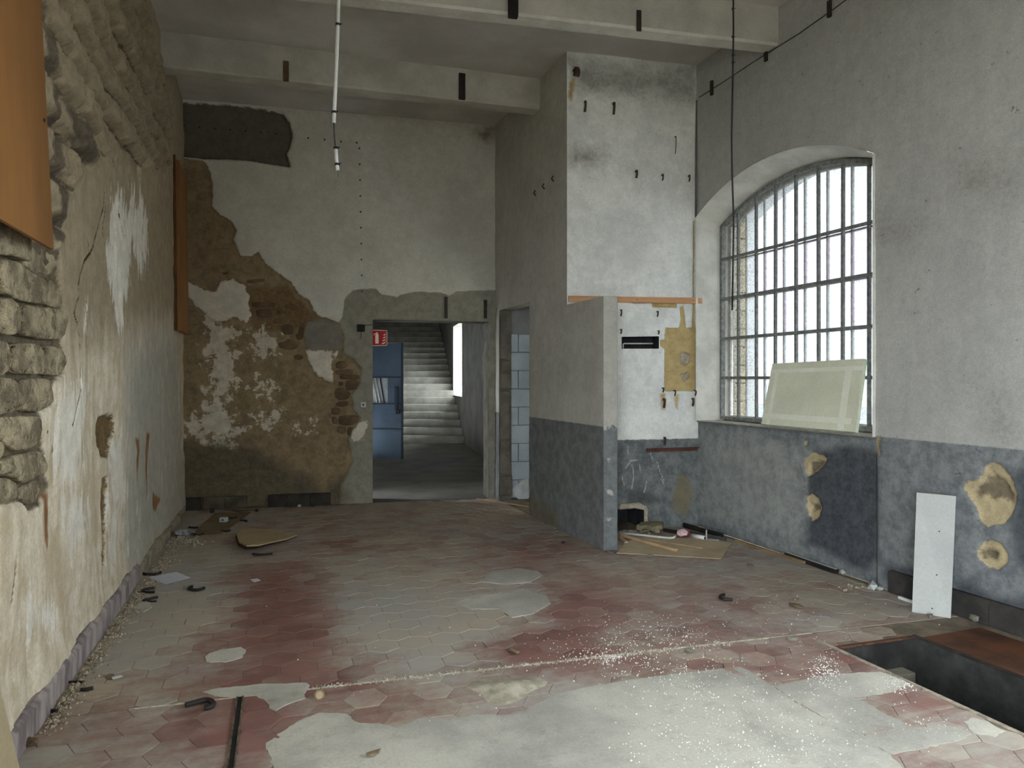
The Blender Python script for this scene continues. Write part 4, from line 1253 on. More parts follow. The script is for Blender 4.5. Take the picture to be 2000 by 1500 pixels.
# steel channel let into the floor
M_steel = simple('dull_steel', (150, 144, 128), (92, 86, 76), 20.0, 0.55, 0.3, metal=0.7)
ra, rb = G(469, 1362), G(449, 1512)
for off in (-0.014, 0.014):
    plank('channel_flange', ra + np.array([off, 0, -0.004]), rb + np.array([off, 0, -0.004]), 0.006, 0.013, M_steel, floor, 0.001)
plank('channel_web', ra + np.array([0, 0, -0.004]), rb + np.array([0, 0, -0.004]), 0.0225, 0.0075, M_burn, floor, 0.0)
# the pit: steel edging, rendered sides, rubble step
M_pit = simple('dark_pit_concrete', (70, 70, 68), (44, 44, 43), 4.0, 0.9, 0.6, 0.01)  # concrete of the pit lining, toned dark
ZP = -0.95
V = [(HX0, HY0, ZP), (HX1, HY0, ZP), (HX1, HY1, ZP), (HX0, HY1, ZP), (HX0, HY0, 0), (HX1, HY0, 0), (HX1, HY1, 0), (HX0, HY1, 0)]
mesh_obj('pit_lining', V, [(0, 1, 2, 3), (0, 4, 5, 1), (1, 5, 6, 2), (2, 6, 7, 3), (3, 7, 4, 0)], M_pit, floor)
M_edge = simple('worn_steel_edge', (176, 166, 148), (128, 120, 108), 25.0, 0.6, 0.3)
obox('pit_edge', (HX0 - 0.01, 1.6, -0.006), (HX0 - 0.01, 3.46, -0.006), (1, 0, 0), (0, 0, 1), 0.022, 0.012, M_edge, floor, 0.002)
obox('pit_edge', (HX0, HY1 + .008, -0.006), (HX1 + 0.02, HY1 - 0.02, -0.006), (0, 1, 0), (0, 0, 1), 0.03, 0.011, simple('rusty_edge', (104, 70, 50), (70, 50, 40), 14.0, 0.9, 0.5), floor, 0.002)
obox('pit_edge', (HX1 + 0.012, HY0, -0.006), (HX1 + 0.012, HY1, -0.006), (1, 0, 0), (0, 0, 1), 0.03, 0.012, M_iron, floor, 0.002)
box('pit_step', (HX0 + 0.28, HY0, ZP), (HX1, HY0 + 0.22, -0.42), M_cem, floor, 0.01)
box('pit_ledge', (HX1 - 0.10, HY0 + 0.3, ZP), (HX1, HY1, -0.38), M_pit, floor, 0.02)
box('pit_block', (HX0 + 0.30, HY1 - 0.10, ZP), (HX0 + 0.52, HY1, -0.18), M_cem, floor, 0.01)
# ruddy plates beside the pit
M_rust = simple('rusted_plate', (104, 66, 44), (66, 45, 34), 3.0, 0.75, 0.3)
for k, (y0, y1) in enumerate(((2.62, 3.24), (1.95, 2.60), (1.3, 1.93))):
    box('rusted_plate', (HX1 + 0.03, y0, -0.006), (4.40, y1, 0.004), M_rust, floor, 0.002)
box('rusted_plate', (HX0, 1.55, -0.006), (HX1 + 0.02, HY0 - 0.005, 0.002), M_rust, floor, 0.002)

# ---- baseboards ----------------------------------------------------------------
M_base_l = simple('mauve_cement_skirting', (168, 158, 154), (116, 105, 107), 9.0, 0.9, 0.5, stretch=(1, 1, .3))
def skirting(W, u0, u1, h, t, mat, parent, name, wob=0.01, seed=0):
    k = max(4, int((u1 - u0) / 0.06)); V = []; Fc = []
    for i in range(k + 1):
        u = u0 + (u1 - u0) * i / k
        w = wob * float(fbm(np.array([u * 3.0]), np.array([0.0]), seed, 3)[0]) * 2
        for o, z in ((-0.03, -0.006), (t + w, -0.006), (t + w * 0.8, h * 0.86), (t * 0.55 + w * 0.6, h), (-0.03, h * 1.02)):
            V.append(W.P(u, z, o))
    for i in range(k):
        for m in range(4):
            a = i * 5 + m
            Fc.append((a, a + 5, a + 6, a + 1))
    Fc += [(0, 1, 2, 3, 4), tuple(k * 5 + m for m in (4, 3, 2, 1, 0))]
    o = mesh_obj(name, V, Fc, mat, parent); fix_normals(o)
    return o
bl = struct(thing('baseboard_left', 'mauve cement skirting along the tan wall', None, (-0.9, 4.5, 0)))
uu = 0.3
rb_ = random.Random(8)
while uu < 3.75:
    w = rb_.uniform(0.22, 0.42)
    skirting(WL, uu, uu + w - 0.006, 0.135 + rb_.uniform(-.012, .008), 0.045 + rb_.uniform(-.004, .006), M_base_l, bl, 'skirting_tile', 0.008, int(uu * 30))
    uu += w
skirting(WL, 3.76, 6.9, 0.10, 0.05, simple('crumbling_render_foot', (166, 156, 136), (124, 115, 98), 7.0, 0.95, 0.8, 0.01), bl, 'skirting_render', 0.04, 4)
M_base_b = simple('black_skirting', (58, 54, 48), (38, 36, 33), 7.0, 0.8, 0.4)
M_base_b2 = simple('dusty_skirting', (96, 88, 74), (70, 64, 55), 6.0, 0.9, 0.4)
bb = struct(thing('baseboard_back', 'broken black skirting under the bare plaster', None, (0.3, 9.3, 0)))
for pa, pb, m in ((357, 392, M_base_b), (398, 440, M_base_b2), (441, 482, M_base_b2), (524, 560, M_base_b), (561, 606, M_base_b), (607, 646, M_base_b)):
    ua, ub = WB.px(pa, 985)[0], WB.px(pb, 985)[0]
    skirting(WB, ua, ub, 0.15, 0.035, m, bb, 'skirting_tile', 0.006, pa)
br = struct(thing('baseboard_right', 'dark skirting with a sooty ledge along the window wall', None, (4.48, 3.2, 0)))
M_base_r = simple('slate_skirting', (66, 62, 58), (46, 45, 44), 5.0, 0.8, 0.4)
for ua, ub in ((0.0, 0.42), (0.425, 0.84), (0.845, 1.26), (1.265, 1.62)):
    skirting(WR, ua, ub, 0.16, 0.055, M_base_r, br, 'skirting_tile', 0.006, int(ua * 40))

# ------------------------------------------------------------------ hall behind the doorway
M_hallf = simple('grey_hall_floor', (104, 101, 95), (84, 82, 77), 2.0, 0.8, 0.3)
def ld_poly(pts, z): return [tuple(LD(l, d, z)) for l, d in pts]
hd0 = [WB.P(0.2, 0, -0.02), WB.P(WB.L + 1.2, 0, -0.02)]
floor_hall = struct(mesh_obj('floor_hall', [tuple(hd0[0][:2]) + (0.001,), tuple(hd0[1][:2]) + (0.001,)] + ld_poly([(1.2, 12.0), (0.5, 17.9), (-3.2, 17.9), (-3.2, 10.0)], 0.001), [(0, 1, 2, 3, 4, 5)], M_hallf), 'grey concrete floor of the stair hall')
rwl = lambda d: -1.2 - 0.205 * (d - 17.6)                     # right-hand wall of the hall
HR = Wall(LD(rwl(10.0), 10.0)[:2], LD(rwl(25.6), 25.6)[:2], LD(-2, 18)[:2])
sec = math.hypot(1, 0.205)
du = lambda d: (d - 10.0) * sec
HW1 = [(du(17.9), 1.15), (du(19.7), 1.15), (du(19.7), 3.05), (du(17.9), 3.05)]
HW2 = [(du(13.2), 0.85), (du(14.15), 0.85), (du(14.15), 2.78), (du(13.2), 2.78)]
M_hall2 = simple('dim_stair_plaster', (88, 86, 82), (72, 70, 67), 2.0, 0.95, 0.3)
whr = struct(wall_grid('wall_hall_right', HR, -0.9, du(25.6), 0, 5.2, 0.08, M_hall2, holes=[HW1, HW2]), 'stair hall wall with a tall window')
for hw in (HW1, HW2):
    reveal('window_reveal', HR, hw + [hw[0]], 0.34, M_rev, whr)
# window leaves set in the outer plane
for hw, nb in ((HW1, 3), (HW2, 3)):
    wd = struct(thing('window_2' if hw is HW1 else 'window_3', 'tall stairwell window' if hw is HW1 else 'hall window hidden behind the door pier', None, HR.P(hw[0][0], hw[0][1], -0.3)))
    u0, u1, z0, z1 = hw[0][0], hw[1][0], hw[0][1], hw[2][1]
    for a, b in (((u0, z0), (u0, z1)), ((u1, z0), (u1, z1)), ((u0, z0), (u1, z0)), ((u0, z1), (u1, z1)), (((u0 + u1) / 2, z0), ((u0 + u1) / 2, z1))):
        tube('window_frame', [HR.P(a[0], a[1], -0.30), HR.P(b[0], b[1], -0.30)], 0.022, M_gbar, wd, 6)
    for k in range(1, nb + 1):
        z = z0 + (z1 - z0) * k / (nb + 1)
        tube('glazing_rail', [HR.P(u0, z, -0.30), HR.P(u1, z, -0.30)], 0.012, M_gbar, wd, 6)
    for c in (0, 1):
        for k in range(nb + 1):
            ua, ub = u0 + (u1 - u0) * c / 2, u0 + (u1 - u0) * (c + 1) / 2
            za, zb = z0 + (z1 - z0) * k / (nb + 1), z0 + (z1 - z0) * (k + 1) / (nb + 1)
            mesh_obj('pane', [HR.P(ua, za, -.31), HR.P(ub, za, -.31), HR.P(ub, zb, -.31), HR.P(ua, zb, -.31)], [(0, 1, 2, 3)], M_glass_open if hw is HW1 else M_glass, wd)
    c = HR.P((u0 + u1) / 2, (z0 + z1) / 2, -0.36)
    an = math.atan2(HR.n[1], HR.n[0])
    p = portal('hall_portal', tuple(c), (0, 0, 0), z1 - z0 + 0.1, u1 - u0 + 0.1)
    p.rotation_euler = (Vector((HR.n[0], HR.n[1], 0))).to_track_quat('-Z', 'X').to_euler()
HLw = Wall(LD(-3.05, 9.0)[:2], LD(-3.05 - 0.205 * 9, 26.0)[:2], LD(-1, 16)[:2])
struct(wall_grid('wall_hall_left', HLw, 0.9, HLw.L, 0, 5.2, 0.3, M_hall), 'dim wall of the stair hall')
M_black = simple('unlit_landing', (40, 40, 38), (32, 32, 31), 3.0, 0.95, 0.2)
HE = Wall(LD(-6, 25.2)[:2], LD(1, 25.2)[:2], LD(-1, 16)[:2])
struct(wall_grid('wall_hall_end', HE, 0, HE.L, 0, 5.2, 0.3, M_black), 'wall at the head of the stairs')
struct(mesh_obj('ceiling_hall', [tuple(WB.P(-0.5, 0, -T_B + .02)[:2]) + (4.9,), tuple(WB.P(WB.L + 3, 0, -T_B + .02)[:2]) + (4.9,)] + ld_poly([(1.8, 13), (0.2, 26), (-7, 26), (-4.5, 12)], 4.9), [(0, 5, 4, 3, 2, 1)], M_hall), 'ceiling of the stair hall')
# stairs: each step its own piece
M_step = simple('worn_concrete_step', (150, 147, 138), (128, 126, 119), 3.0, 0.9, 0.4)
stairs = struct(thing('staircase', 'concrete staircase rising beside a tall window', None, LD(-2, 17.6)))
RI, TRD, D0 = 0.183, 0.33, 17.6
for k in range(22):
    dA = D0 + TRD * k; dB = dA + TRD + 0.06
    l1a, l1b = rwl(dA) + 0.02, rwl(dB) + 0.02
    l0a, l0b = l1a - 2.3, l1b - 2.3
    z0, z1 = RI * k, RI * (k + 1)
    V = [LD(l0a, dA, z0 - .02), LD(l1a, dA - 0.0, z0 - .02), LD(l1b, dB, z0 - .02), LD(l0b, dB, z0 - .02), LD(l0a, dA, z1), LD(l1a, dA, z1), LD(l1b, dB, z1), LD(l0b, dB, z1)]
    o = mesh_obj('step', V, [(0, 3, 2, 1), (4, 5, 6, 7), (0, 1, 5, 4), (1, 2, 6, 5), (2, 3, 7, 6), (3, 0, 4, 7)], M_step, stairs)
    add_bevel(o, 0.012, 2)
# blue steel door standing open
M_blue = simple('blue_painted_steel', (64, 84, 104), (56, 75, 94), 2.0, 0.5, 0.1, spec=0.5)
M_blue2 = simple('dark_blue_edge', (42, 55, 70), (36, 48, 62), 2.0, 0.5, 0.1)
dl0, dl1, DD = -2.98, -2.17, 14.0
door_1 = struct(thing('door_1', 'open blue steel door with a small glazed panel', None, LD(-2.6, DD)))
def ldbox(name, l0, l1, d0_, d1_, z0, z1, mat, parent, bev=0.0):
    V = [LD(l0, d0_, z0), LD(l1, d0_, z0), LD(l1, d1_, z0), LD(l0, d1_, z0), LD(l0, d0_, z1), LD(l1, d0_, z1), LD(l1, d1_, z1), LD(l0, d1_, z1)]
    o = mesh_obj(name, V, [(0, 3, 2, 1), (4, 5, 6, 7), (0, 1, 5, 4), (1, 2, 6, 5), (2, 3, 7, 6), (3, 0, 4, 7)], mat, parent)
    if bev: add_bevel(o, bev)
    return o
pane0, pane1, zp0, zp1 = -2.93, -2.45, 1.12, 1.62
for nm, za, zb in (('door_panel', 0.03, 0.60), ('door_panel', 0.62, 1.10), ('door_panel', 1.64, 2.30)):
    ldbox(nm, dl0, dl1 - 0.02, DD, DD + 0.05, za, zb, M_blue, door_1, 0.004)
ldbox('door_panel', pane1, dl1 - .02, DD, DD + 0.05, 1.12, 1.62, M_blue, door_1, 0.004)
ldbox('door_panel', dl0, pane0, DD, DD + 0.05, 1.12, 1.62, M_blue, door_1, 0.004)
ldbox('door_edge', dl1 - 0.02, dl1 + 0.02, DD - 0.01, DD + 0.06, 0.02, 2.31, M_blue2, door_1, 0.004)
for z in (0.61, 1.11, 1.63): ldbox('door_rib', dl0, dl1 - 0.02, DD - 0.012, DD + 0.03, z - 0.012, z + 0.012, M_blue2, door_1)
M_pale = simple('pale_glass', (176, 182, 184), (150, 156, 160), 3.0, 0.3, 0.1)
ldbox('door_glass', pane0, pane1, DD + 0.02, DD + 0.03, zp0, zp1, M_pale, door_1)
M_blk = simple('black_plastic', (26, 26, 26), (36, 36, 36), 8.0, 0.5, 0.1)
for a, b in ((-2.74, -2.66), (-2.68, -2.60), (-2.60, -2.52)):
    tube('glass_bar', [LD(a, DD + 0.0, zp1), LD(b, DD, zp0)], 0.012, M_blk if a > -2.62 else M_gbar, door_1, 6)
ldbox('push_bar', -2.30, -2.24, DD - 0.08, DD, 0.98, 1.45, M_blue2, door_1, 0.01)
ldbox('door_handle', -2.28, -2.20, DD - 0.10, DD, 0.92, 1.00, M_blk, door_1, 0.01)
# side room seen through the narrow doorway: pale blue blockwork
M_blockw = simple('pale_blue_painted_block', (186, 196, 202), (168, 178, 186), 3.0, 0.85, 0.4)
M_side = simple('side_room_plaster', (150, 152, 152), (132, 134, 134), 2.0, 0.95, 0.3)
sx0, sx1 = 3.2, 4.54
WS = Wall(WB.P(WB.L - 0.02, 0)[:2], WB.P(WB.L + 1.4, 0)[:2], (3.6, 7))
wside = struct(wall_grid('wall_side_room', WS, 0, WS.L, 0, CEIL, 0.2, M_side), 'end of the side room with pale blue painted blocks')
for r in range(9):
    z0 = 0.0 + r * 0.245
    for c in range(0, 4):
        u0 = -0.2 + c * 0.42 + (0.21 if r % 2 else 0.0)
        if u0 + 0.41 < 0.05: continue
        ua, ub = max(u0, 0.04), u0 + 0.412
        obox('painted_block', WS.P((ua + ub) / 2, z0, -0.02), WS.P((ua + ub) / 2, z0 + 0.238, -0.02), (WS.d[0], WS.d[1], 0), (WS.n[0], WS.n[1], 0), ub - ua, 0.06, M_blockw, wside, 0.006)
M_porc = simple('flaked_white_paint', (200, 203, 204), (180, 184, 186), 5.0, 0.6, 0.2)
# ------------------------------------------------------------------ things
def shifted(W, off):
    return Wall(W.A + W.n * off, W.B + W.n * off, W.A + W.n * (off + 5))
def on(W, px, py, off=0.0):
    w = shifted(W, off); u, z = w.px(px, py); return w.P(u, z, 0.0)
Z3 = np.array([0, 0, 1.0])
def prism(name, front, back, mat, parent=None, bevel=0.0):
    """closed piece between two matching outlines"""
    n = len(front); V = [np.asarray(p, float) for p in list(front) + list(back)]
    Fc = [tuple(range(n))[::-1], tuple(range(n, 2 * n))] + [(i, (i + 1) % n, n + (i + 1) % n, n + i) for i in range(n)]
    o = mesh_obj(name, V, Fc, mat, parent); fix_normals(o)
    if bevel: add_bevel(o, bevel)
    return o

# orange boards fixed high on the tan wall
M_ply = simple('orange_varnished_board', (148, 104, 58), (124, 86, 48), 1.6, 0.6, 0.1, 0.002, 30.0, stretch=(1, 1, .15))
M_gap_shade = simple('board_gap_shadow', (96, 66, 38), (78, 54, 32), 4.0, 0.8, 0.2)
pb_ = on(WL, 105, 488, 0.12); ub_ = float(np.dot(pb_[:2] - WL.A, WL.d))
zt_ = 4.45
off_t = 0.12
for o in np.linspace(0.12, -0.05, 60):
    zz = 1.6 + 740 * float(WL.P(ub_, 0, o)[0] * SN + WL.P(ub_, 0, o)[1] * CS) / F
    if to_px(WL.P(ub_, zz, o))[0] <= 79: off_t = o; break
zy0 = zz
ot = 0.12 + (off_t - 0.12) * (zt_ - pb_[2]) / (zy0 - pb_[2])
ot = max(ot, 0.012)
ul_ = ub_ - 1.45
def bz(u): return pb_[2]
bo = thing('wall_board', 'large orange varnished board hanging on the tan wall, nearest the viewer', 'board', WL.P((ub_ + ul_) / 2, pb_[2], 0.1))
fr = [WL.P(ul_, pb_[2], 0.12), WL.P(ub_, pb_[2], 0.12), WL.P(ub_, zt_, ot + .01), WL.P(ul_, zt_, ot + .01)]
bk = [p - np.array([WL.n[0], WL.n[1], 0]) * 0.018 for p in fr]
bpan = prism('board_panel', fr, bk, M_ply, bo, 0.002)
for k, (fu, fz) in enumerate(((0.04, .25), (0.04, .62), (0.5, .3), (0.5, .7))):
    p = np.array(fr[1]) * (1 - fz) + np.array(fr[2]) * fz - np.array([WL.d[0], WL.d[1], 0]) * fu * 1.3
    obox('nail_head', p - Z3 * .006, p + Z3 * .006, (WL.d[0], WL.d[1], 0), (WL.n[0], WL.n[1], 0), 0.012, 0.004, M_iron, bpan)
u2 = WL.px(338, 600)[0]
za = on(WL, 338, 641, 0.05)[2]; zb2 = on(WL, 331, 275, 0.05)[2]
bo2 = thing('wall_board', 'narrow orange board on the tan wall in the far corner', 'board', WL.P(u2 + 0.5, za, 0))
u2e = WL.px(354.5, 640)[0] - 0.03
prism('board_panel', [WL.P(u2, za, 0.085), WL.P(u2e, za, 0.085), WL.P(u2e, zb2, 0.06), WL.P(u2, zb2, 0.06)], [WL.P(u2, za, 0.03), WL.P(u2e, za, 0.03), WL.P(u2e, zb2, 0.005), WL.P(u2, zb2, 0.005)], M_ply, bo2, 0.002)
obox('edge_shadow_strip', WL.P(u2 - 0.012, za, 0.0), WL.P(u2 - 0.012, zb2 + 0.05, -0.02), (WL.d[0], WL.d[1], 0), (WL.n[0], WL.n[1], 0), 0.022, 0.045, M_gap_shade, bo2)  # dark strip standing in for the shadow gap beside the board

# low pale board leaning in the near corner
M_pale_b = simple('pale_beige_board', (186, 172, 140), (170, 156, 126), 2.0, 0.8, 0.2)
fr = [(-0.845, 3.32, 0.0), (-0.845, 2.5, 0.0), (-0.955, 2.5, 0.46), (-0.93, 3.30, 0.46)]
bk = [(-0.863, 3.32, 0.0), (-0.863, 2.5, 0.0), (-0.973, 2.5, 0.46), (-0.948, 3.30, 0.46)]
tag(prism('leaning_board', fr, bk, M_pale_b, None, 0.002), 'low beige board leaning against the tan wall in the near corner', 'board')

# white shelf board leaning on the window wall
M_white = simple('white_melamine', (178, 181, 177), (170, 173, 170), 2.0, 0.45, 0.05, spec=0.4)
sb = thing('shelf_board', 'tall white shelf board leaning upright against the slate dado', 'board', (4.32, 3.53, 0))
b0, b1 = G(1781, 1195), G(1857, 1208)
dirb = (b1 - b0) / np.linalg.norm(b1 - b0)
nb_ = np.array([-dirb[1], dirb[0], 0]); nb_ = nb_ if nb_[0] > 0 else -nb_
tl_ = b0 + np.array([0.085, 0.035, 0]) ; tr_ = b1 + np.array([0.075, 0.02, 0])
hh = 0.81
fr = [b0, b1, tr_ + Z3 * hh, tl_ + Z3 * hh]; bk = [p + nb_ * 0.019 for p in fr]
spn = prism('board_panel', fr, bk, M_white, sb, 0.0015)
for a, b in ((.62, .70), (.52, .06), (.60, .34)):
    p = b0 * (1 - a) + b1 * a; q = tl_ * (1 - a) + tr_ * a + Z3 * hh; r = p * (1 - b) + q * b
    obox('screw_hole', r - dirb * .004 - Z3 * .004, r + dirb * .004 - Z3 * .004, Z3, -nb_, 0.008, 0.0015, M_blk, spn)

# insulation panel on the window sill
M_ins = simple('pale_yellow_foam_panel', (226, 227, 204), (214, 215, 192), 3.0, 0.75, 0.15)
M_tape = simple('pale_tape', (238, 239, 222), (232, 233, 214), 4.0, 0.5, 0.05)
M_inse = simple('pale_green_foam', (220, 226, 200), (206, 214, 184), 20.0, 0.8, 0.4)
WI0 = Wall((4.66, 2), (4.66, 8), (0, 5)); WI1 = Wall((4.795, 2), (4.795, 8), (0, 5))
q0 = on(WI0, 1487, 833); q1 = on(WI0, 1671, 846); q3 = on(WI1, 1509, 709); q2 = on(WI1, 1689, 702)
q0[2] = q1[2] = SILL + 0.012
zt = (q2[2] + q3[2]) / 2; q2[2] = zt + 0.01; q3[2] = zt - 0.01
ip = thing('insulation_panel', 'pale yellow foam panel with taped edges leaning on the window sill', 'panel', (q0 + q1) / 2)
fr = [q0, q1, q2, q3]; nI = np.cross(q1 - q0, q3 - q0); nI = nI / np.linalg.norm(nI); nI = nI if nI[0] > 0 else -nI
core = prism('foam_core', fr, [p + nI * 0.03 for p in fr], M_inse, ip, 0.001)
def on_quad(a, b, off): return (q0 * (1 - a) + q1 * a) * (1 - b) + (q3 * (1 - a) + q2 * a) * b - nI * off
fsh = prism('facing_sheet', [on_quad(0, 0, .002), on_quad(1, 0, .002), on_quad(1, 1, .002), on_quad(0, 1, .002)], [on_quad(0, 0, 0), on_quad(1, 0, 0), on_quad(1, 1, 0), on_quad(0, 1, 0)], M_ins, ip)
for a0, b0_, a1, b1_ in ((0.0, .84, 1.0, .90), (0.06, 0.0, .10, .84), (.83, 0, .89, .9), (0, .10, .95, .18)):
    prism('tape_strip', [on_quad(a0, b0_, .004), on_quad(a1, b0_, .004), on_quad(a1, b1_, .004), on_quad(a0, b1_, .004)], [on_quad(a0, b0_, .002), on_quad(a1, b0_, .002), on_quad(a1, b1_, .002), on_quad(a0, b1_, .002)], M_tape, fsh)

# batten across the shaft wall
M_pine = simple('raw_pine', (212, 166, 124), (184, 136, 96), 3.0, 0.75, 0.2, 0.002, 30.0, stretch=(.3, .3, 3))
ba, bb_ = on(WF, 1110, 584, 0.0), on(WF, 1369, 588, 0.0)
bt = thing('wall_batten', 'orange pine batten nailed across the whitewashed wall', 'batten', (ba + bb_) / 2)
btn = obox('batten', ba + np.array([WF.n[0], WF.n[1], 0]) * 0.0, bb_, Z3, (WF.n[0], WF.n[1], 0), 0.062, 0.03, M_pine, bt, 0.002)
for a in (.2, .5, .93):
    p = ba * (1 - a) + bb_ * a + np.array([WF.n[0], WF.n[1], 0]) * 0.03
    obox('nail', p - Z3 * .004, p + Z3 * .004, (WF.d[0], WF.d[1], 0), (WF.n[0], WF.n[1], 0), 0.008, 0.004, M_iron, btn)
# rusty angle iron lower down
M_redir = simple('red_brown_iron', (110, 70, 58), (84, 56, 48), 9.0, 0.8, 0.3)
aa, ab = on(WF, 1262, 880, 0.012), on(WF, 1362, 877, 0.012)
ai = thing('angle_iron', 'red-brown angle iron bracketed to the whitewashed wall below the yellow patch', 'iron bar', (aa + ab) / 2)
nF = np.array([WF.n[0], WF.n[1], 0])
obox('flange', aa, ab, Z3, nF, 0.035, 0.006, M_redir, ai, 0.001)
obox('flange', aa + Z3 * .015, ab + Z3 * .015, nF, Z3, 0.10, 0.006, M_redir, ai, 0.001)
# rusted wall hooks and stubs on the shaft wall
M_rusty = simple('rusted_hook', (92, 74, 58), (66, 54, 44), 14.0, 0.9, 0.4)
hooks = [(1296, 788, 16), (1352, 786, 14), (1317, 768, 10), (1357, 768, 10), (1294, 762, 8), (1297, 862, 14), (1212, 612, 12), (1283, 614, 10), (1212, 648, 8), (1285, 650, 6), (1142, 210, 20), (1198, 214, 22), (1242, 342, 14), (1293, 348, 12), (1345, 350, 12), (1318, 285, 34), (1125, 145, 12)]
hl = ['larger rusted hook stub left of two below the yellow patch', 'larger rusted hook stub right of two below the yellow patch',
      'small rusted stub in the middle of the yellow patch bottom edge', 'small rusted stub at the yellow patch bottom right corner', 'small rusted stub at the yellow patch bottom left corner',
      'rusted stub above the red-brown angle iron', 'rusted stub just below the pine batten near the stub wall', 'rusted stub below the pine batten above the slot end', 'thin rusted stub at the near end of the wall slot', 'thin rusted stub at the far end of the wall slot',
      'blackened hook high on the whitewashed wall nearest its corner', 'blackened hook high on the whitewashed wall, second from its corner', 'small black peg midway up the whitewashed wall, left of three', 'small black peg midway up the whitewashed wall, middle of three', 'small black peg midway up the whitewashed wall, right of three', 'thin black wire stub on the upper whitewashed wall', 'short sooty pipe stub at the top corner of the whitewashed wall']
for (x, y, h), lb in zip(hooks, hl):
    p = on(WF, x, y - h / 2, 0.0); q = on(WF, x - 1, y + h / 2, 0.0)
    t = thing('wall_hook', lb, 'hook', q, 'iron stubs on the whitewashed wall')
    r = 0.012 if h > 12 else 0.008
    if h == 34: r = 0.004
    if (x, y) == (1125, 145): r = 0.035
    tube('hook_shank', [p - nF * .03, p + nF * 0.03], r * 1.1, M_rusty, t, 6)
    tube('hook_tip', [p + nF * 0.028, (p + q) / 2 + nF * .034, q + nF * 0.024], r, M_rusty, t, 6)
# pipe inside the slot
pz = on(WF, 1216, 671, -0.06); pe = on(WF, 1275, 671, -0.06)
pt = thing('slot_pipe', 'thin white conduit inside the dark wall slot', 'conduit', (pz + pe) / 2)
M_pvc = simple('white_pvc', (222, 224, 222), (208, 210, 208), 3.0, 0.4, 0.05, spec=0.4)
tube('conduit', [on(WF, 1217, 682, -0.06), on(WF, 1217, 672, -0.06), on(WF, 1219, 671, -0.06), pe], 0.008, M_pvc, pt, 8)

# conduit run along the window wall
M_cond = simple('grey_painted_conduit', (112, 112, 108), (92, 92, 90), 8.0, 0.8, 0.2)
M_grey_w = simple('sooty_cable', (70, 68, 64), (52, 50, 48), 8.0, 0.8, 0.1)
wc = thing('wall_conduit', 'thin grey conduit climbing the window wall from the corner', 'conduit', on(WR, 1362, 420, 0.0))
path = [on(WF, 1359, 424, 0.012), on(WF, 1359.5, 300, 0.012), on(WF, 1361, 196, 0.012)]
tube('conduit_drop', path, 0.011, M_cond, wc, 6)
path = [on(WR, 1366, 190, 0.012), on(WR, 1410, 162, 0.010), on(WR, 1470, 122, 0.012), on(WR, 1560, 66, 0.010), on(WR, 1625, 20, 0.012), on(WR, 1668, -12, 0.012), on(WR, 1760, -80, .012)]
tube('conduit_run', path, 0.0045, M_grey_w, wc, 6)
for (x, y0, y1) in ((1392, 158, 186), (1498, 86, 120), (1622, 2, 34)):
    a, b = on(WR, x, y1, 0.0), on(WR, x, y0, 0.0)
    obox('conduit_clamp', a, b, (0, 1, 0), (-1, 0, 0), 0.035, 0.025, M_iron, wc, 0.003)
# rusty bolt stubs on the partition side
for k, (x, y) in enumerate(((1047, 378), (1064, 365), (1082, 350))):
    p = on(WP, x, y - 6, 0); q = on(WP, x, y + 6, 0)
    tag(tube('wall_peg', [p + np.array([-.012, 0, 0]), (p + q) / 2 + np.array([-.03, 0, 0]), q + np.array([.01, 0, 0])], 0.007, M_iron, None, 6),
        ['lowest black peg of three on the shaft side wall', 'middle black peg of three on the shaft side wall', 'highest black peg of three on the shaft side wall'][k], 'peg', 'pegs on the shaft side wall')

# cable clips in a row on the end wall
clips = [(702 + (y - 290) * 0.018, y) for y in range(290, 572, 31)] + [(602, 270), (634, 273), (666, 277), (697, 279)] + [(x, 246 + (x - 355) * 0.085) for x in range(360, 560, 30)]
for (x, y) in clips:
    p = on(WB, x, y, -0.045 if x < 560 else 0.0)
    obox('cable_clip', p - Z3 * .009, p + Z3 * .009, (WB.d[0], WB.d[1], 0), (WB.n[0], WB.n[1], 0), 0.018, 0.014, M_blk, wall_back)
# switch and broken socket on the doorway pier
sw = thing('wall_switch', 'small white key switch beside the doorway', 'switch', on(WB, 709, 796, 0.0))
p = on(WB, 709.5, 796, 0.0); q = on(WB, 709.5, 785, 0.0); nB = np.array([WB.n[0], WB.n[1], 0]); dB = np.array([WB.d[0], WB.d[1], 0])
obox('switch_plate', p, q, dB, nB, 0.07, 0.03, M_white, sw, 0.006)
m = (p + q) / 2
kb_ = tube('key_barrel', [m + nB * .025, m + nB * .036], 0.012, M_iron, sw, 10)
obox('key_slot', m - Z3 * .012 + nB * .034, m + Z3 * .004 + nB * .034, dB, nB, 0.004, 0.004, M_blk, kb_)
sk = thing('broken_socket', 'broken grey junction box above the switch by the doorway', 'junction box', on(WB, 705, 655, 0.0))
p = on(WB, 705, 648, 0.0); q = on(WB, 705, 634, 0.0)
obox('box_back', p, q, dB, nB, 0.10, 0.025, M_dark_grey, sk, 0.008)
tube('wire_end', [q + nB * .03 - Z3 * .02, q + nB * .04 + dB * .06 - Z3 * .01, q + nB * .01 + dB * .16], 0.004, M_blk, sk, 6)
tube('wire_end', [p + nB * .03 + Z3 * .02, p + nB * .05 - Z3 * .04, p + nB * .02 - Z3 * .09], 0.004, M_blk, sk, 6)

